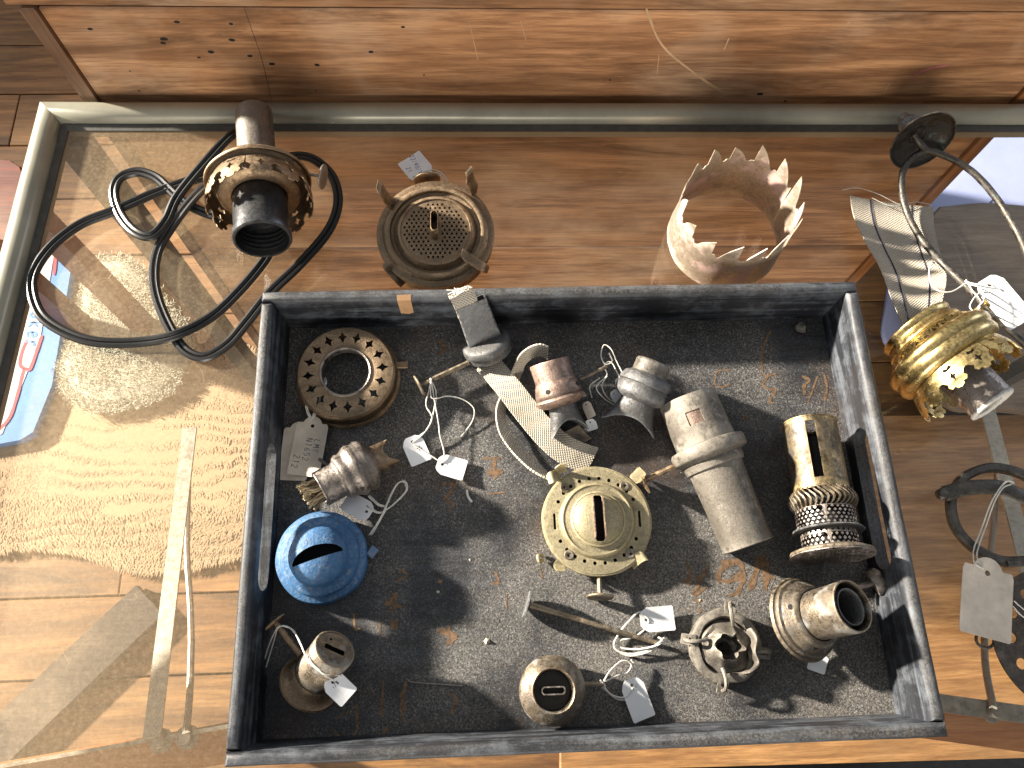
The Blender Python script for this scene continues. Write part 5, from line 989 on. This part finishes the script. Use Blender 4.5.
# --- broken clawed ring
M = at(722, 646, FZ) @ RX(R(3)) @ T(0, 0, 1.4)
t = thing('broken_claw_ring', 'bent grey ring with four claws and crumpled torn centre', 'lamp gallery', M)
mb = MB(); mb.lathe([(16.5, 7), (17, 2), (18.5, .2), (21.5, .2), (22.8, 1.5), (23, 6), (22.4, 8.4), (21, 9.2), (18, 9.4), (16.5, 7)], 56, None, 0, TAU, 1.4); mb.bump(1.1, .09); build(mb, 'ring', M_tinpale, t)
mb = MB(); n_ = 44; rgs = []
def crum(a, r, z, k_): return (r * math.cos(a) + .8 * math.sin(5 * a + k_), r * math.sin(a) + .8 * math.cos(4 * a + k_ * 2), z + 1.6 * math.sin(3 * a + k_ * 1.7) + 1.2 * mnoise.noise(Vector((a * 2, k_, 0))))
for k_, (r, z, hexm) in enumerate(((17.5, 5, 0), (15.5, 8.5, 0), (13, 9.5, .1), (10.5, 12.5, .5), (8.8, 16, 1.0), (8.2, 15.8, 1.0), (8.0, 11, 1.0), (6.8, 6, .5), (4.5, 4, 0), (.1, 3.6, 0))):
    ring = []
    for q in range(n_):
        a = TAU * q / n_; hx = 1 - hexm * .16 * (1 - abs(math.cos(3 * a + .5))); ring.append(crum(a, r * hx, z, k_ * .35) if r > 5 else (r * math.cos(a), r * math.sin(a), z))
    rgs.append(ring)
mb.loft(rgs, True, False); mb.bump(1.5, .16); build(mb, 'crumpled_centre', M_tinpale, t, smooth=28)
mb = MB(); mb.lathe([(3.6, 5), (0, 5)], 20, T(-.5, -1, 1.2)); build(mb, 'centre_hole', M_hole, t)
for i, a in enumerate((R(78), R(168), R(258), R(-12))):
    mb = MB(); Mt = RZ(a)
    mb.sheet([[(20, -3.6), (28.5, -3.2), (29, 3.2), (20, 3.6)], [(23 + x, y) for x, y in rrect(4.5, 2.6, .8, 2)]], 1.3, 2, None, lambda x, y, q: (x, y, 8.6 + q - .04 * (x - 20) ** 2 * .6), Mt)
    mb.tube([Mt @ Vector(p) for p in ((27, 0, 9), (25, 1, 12), (21, .5, 13.5), (16, -1, 12.5), (13.5, -2, 11))], 1.25, 7, 5); build(mb, 'claw', M_tinpale, t)
mb = MB(); mb.ribbon([Vector((14, 10, 10)), Vector((15.5, 3, 14)), Vector((14, -4, 15)), Vector((16, -11, 11)), Vector((9, -16, 12))], lambda q: Vector((1.5, .8, 4 + 1.5 * math.sin(q * 9))), .9, 6); build(mb, 'torn_strip', M_tinpale, t, smooth=30)

# --- double tube burner
t, L, M = axis_thing('double_tube_burner', 'stepped base burner with nested double tube tilting toward the right wall', 'lamp burner', (803, 619, FZ + 11), (853, 606, FZ + 47))
mb = MB(); mb.lathe([(0, -4), (22, -4), (25.4, -3), (26.6, -1.2), (26, .6), (24.8, 1), (25.2, 2.4), (24.6, 4), (22.8, 4.8), (22, 7), (20.4, 8.4), (19.6, 11), (18, 12.6), (16, 13)], 64, None, 0, TAU, .35); build(mb, 'stepped_base', M_brassold, t)
mb = MB(); mb.lathe([(15.4, 11), (15.2, 16), (15.8, L - 1), (15.6, L), (14.7, L), (14.4, L - 2), (14.2, 14)], 56, None, 0, TAU, .25); build(mb, 'outer_tube', M_brassold, t)
mb = MB(); mb.lathe([(10.8, 14), (11, L - 2.5)] + rim(10.6, L - 2, .7) + [(9.9, L - 3), (9.8, 16)], 48); build(mb, 'inner_tube', M_tindark, t)
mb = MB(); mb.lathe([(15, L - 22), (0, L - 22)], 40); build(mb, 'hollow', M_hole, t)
mb = MB()
for a in (R(60), R(150), R(240), R(330)): mb.lathe([(0, .3), (1.8, .25), (1.8, 0)], 12, T(19.8 * math.cos(a), 19.8 * math.sin(a), 9.8) @ RZ(a) @ RY(R(55)))
build(mb, 'air_hole', M_hole, t)
mb = MB(); mb.lathe([(0, 9), (5, 8.4), (8, 6), (9, 2.5), (8.6, 0), (0, 0)], 28, frame(U(872, 583, FZ + 9), (.8, .35, .3))); mb.tube([U(846, 590, FZ + 10), U(872, 583, FZ + 9)], 2, 8, 0); build(mb, 'winding_knob', M_nickel, t, True)
paper_tag(t, 818, 660, FZ + 2.5, 12, 15, (2, -10), None, 'small', (8, 4))

# --- loose bits on the tray floor
mb = MB(); mb.tube([U(407, 679, FZ + 1), U(412, 682, FZ + .7), U(436, 684, FZ + .9), U(463, 686, FZ + .7)], .42, 6, 5); o = build(mb, 'thin_wire', M_tin); setp(o, 'short thin wire lying on the tray floor at the lower left', 'wire')
mb = MB(); mb.tube([U(467, 490, FZ + .8), U(468, 496, FZ + 1.2), U(472, 502, FZ + .8)], .8, 6, 5); o = build(mb, 'thread_scrap', M_string); setp(o, 'tiny white thread scrap on the tray floor below the twin tags', 'thread')
mb = MB(); mb.v = []; c0 = U(800, 329, FZ); rg = random.Random(11)
bm = bmesh.new(); bmesh.ops.create_icosphere(bm, subdivisions=2, radius=4.2)
for v in bm.verts: v.co = v.co * (1 + .35 * mnoise.noise(v.co * .4)); v.co.z = max(v.co.z * .7, -2)
bm.verts.index_update(); mb.add([tuple(v.co + c0 + Vector((0, 0, 2.2))) for v in bm.verts], [tuple(v.index for v in f_.verts) for f_ in bm.faces]); bm.free()
o = build(mb, 'lump_of_grit', M_tinpale, smooth=30); setp(o, 'small grey lump of grit near the back right tray corner', 'grit')
mb = MB(); rg = random.Random(21)
def crumb(x, y, z, s_):
    a = rg.uniform(0, TAU); vs = [Vector((rg.uniform(.6, 1) * s_ * math.cos(a + TAU * k_ / 5), rg.uniform(.4, 1) * s_ * math.sin(a + TAU * k_ / 5), 0)) for k_ in range(5)] + [Vector((rg.uniform(-.3, .3) * s_, 0, s_ * rg.uniform(.4, .9)))]
    mb.add([v + Vector((x, y, z)) for v in vs], [(k_, (k_ + 1) % 5, 5) for k_ in range(5)])
for i in range(15000):
    x, y = rg.uniform(-196, 196), rg.uniform(-137, 137); crumb(x, y, TF - .2, min(1.1, .16 + .11 * rg.expovariate(1.3)))
o = build(mb, 'dust_crumbs', plain('pale_crumbs', (.42, .40, .36), .9, 0, .5, 300), smooth=20); setp(o, 'pale dust and grit scattered over the tray floor', 'dust', None, 'stuff')
mb = MB()
for px, py, s_ in ((487, 641, 2.4), (590, 748, 1.6), (498, 738, 1.4), (835, 676, 1.6), (438, 592, 1.6), (432, 744, 2.2), (470, 560, 1.2), (700, 600, 1.2)):
    p = U(px, py, FZ); crumb(p.x, p.y, TF + .05, s_)
o = build(mb, 'paint_flakes', plain('buff_flakes', (.55, .48, .36), .9), smooth=20); setp(o, 'few larger buff flakes lying on the tray floor', 'flakes', None, 'stuff')
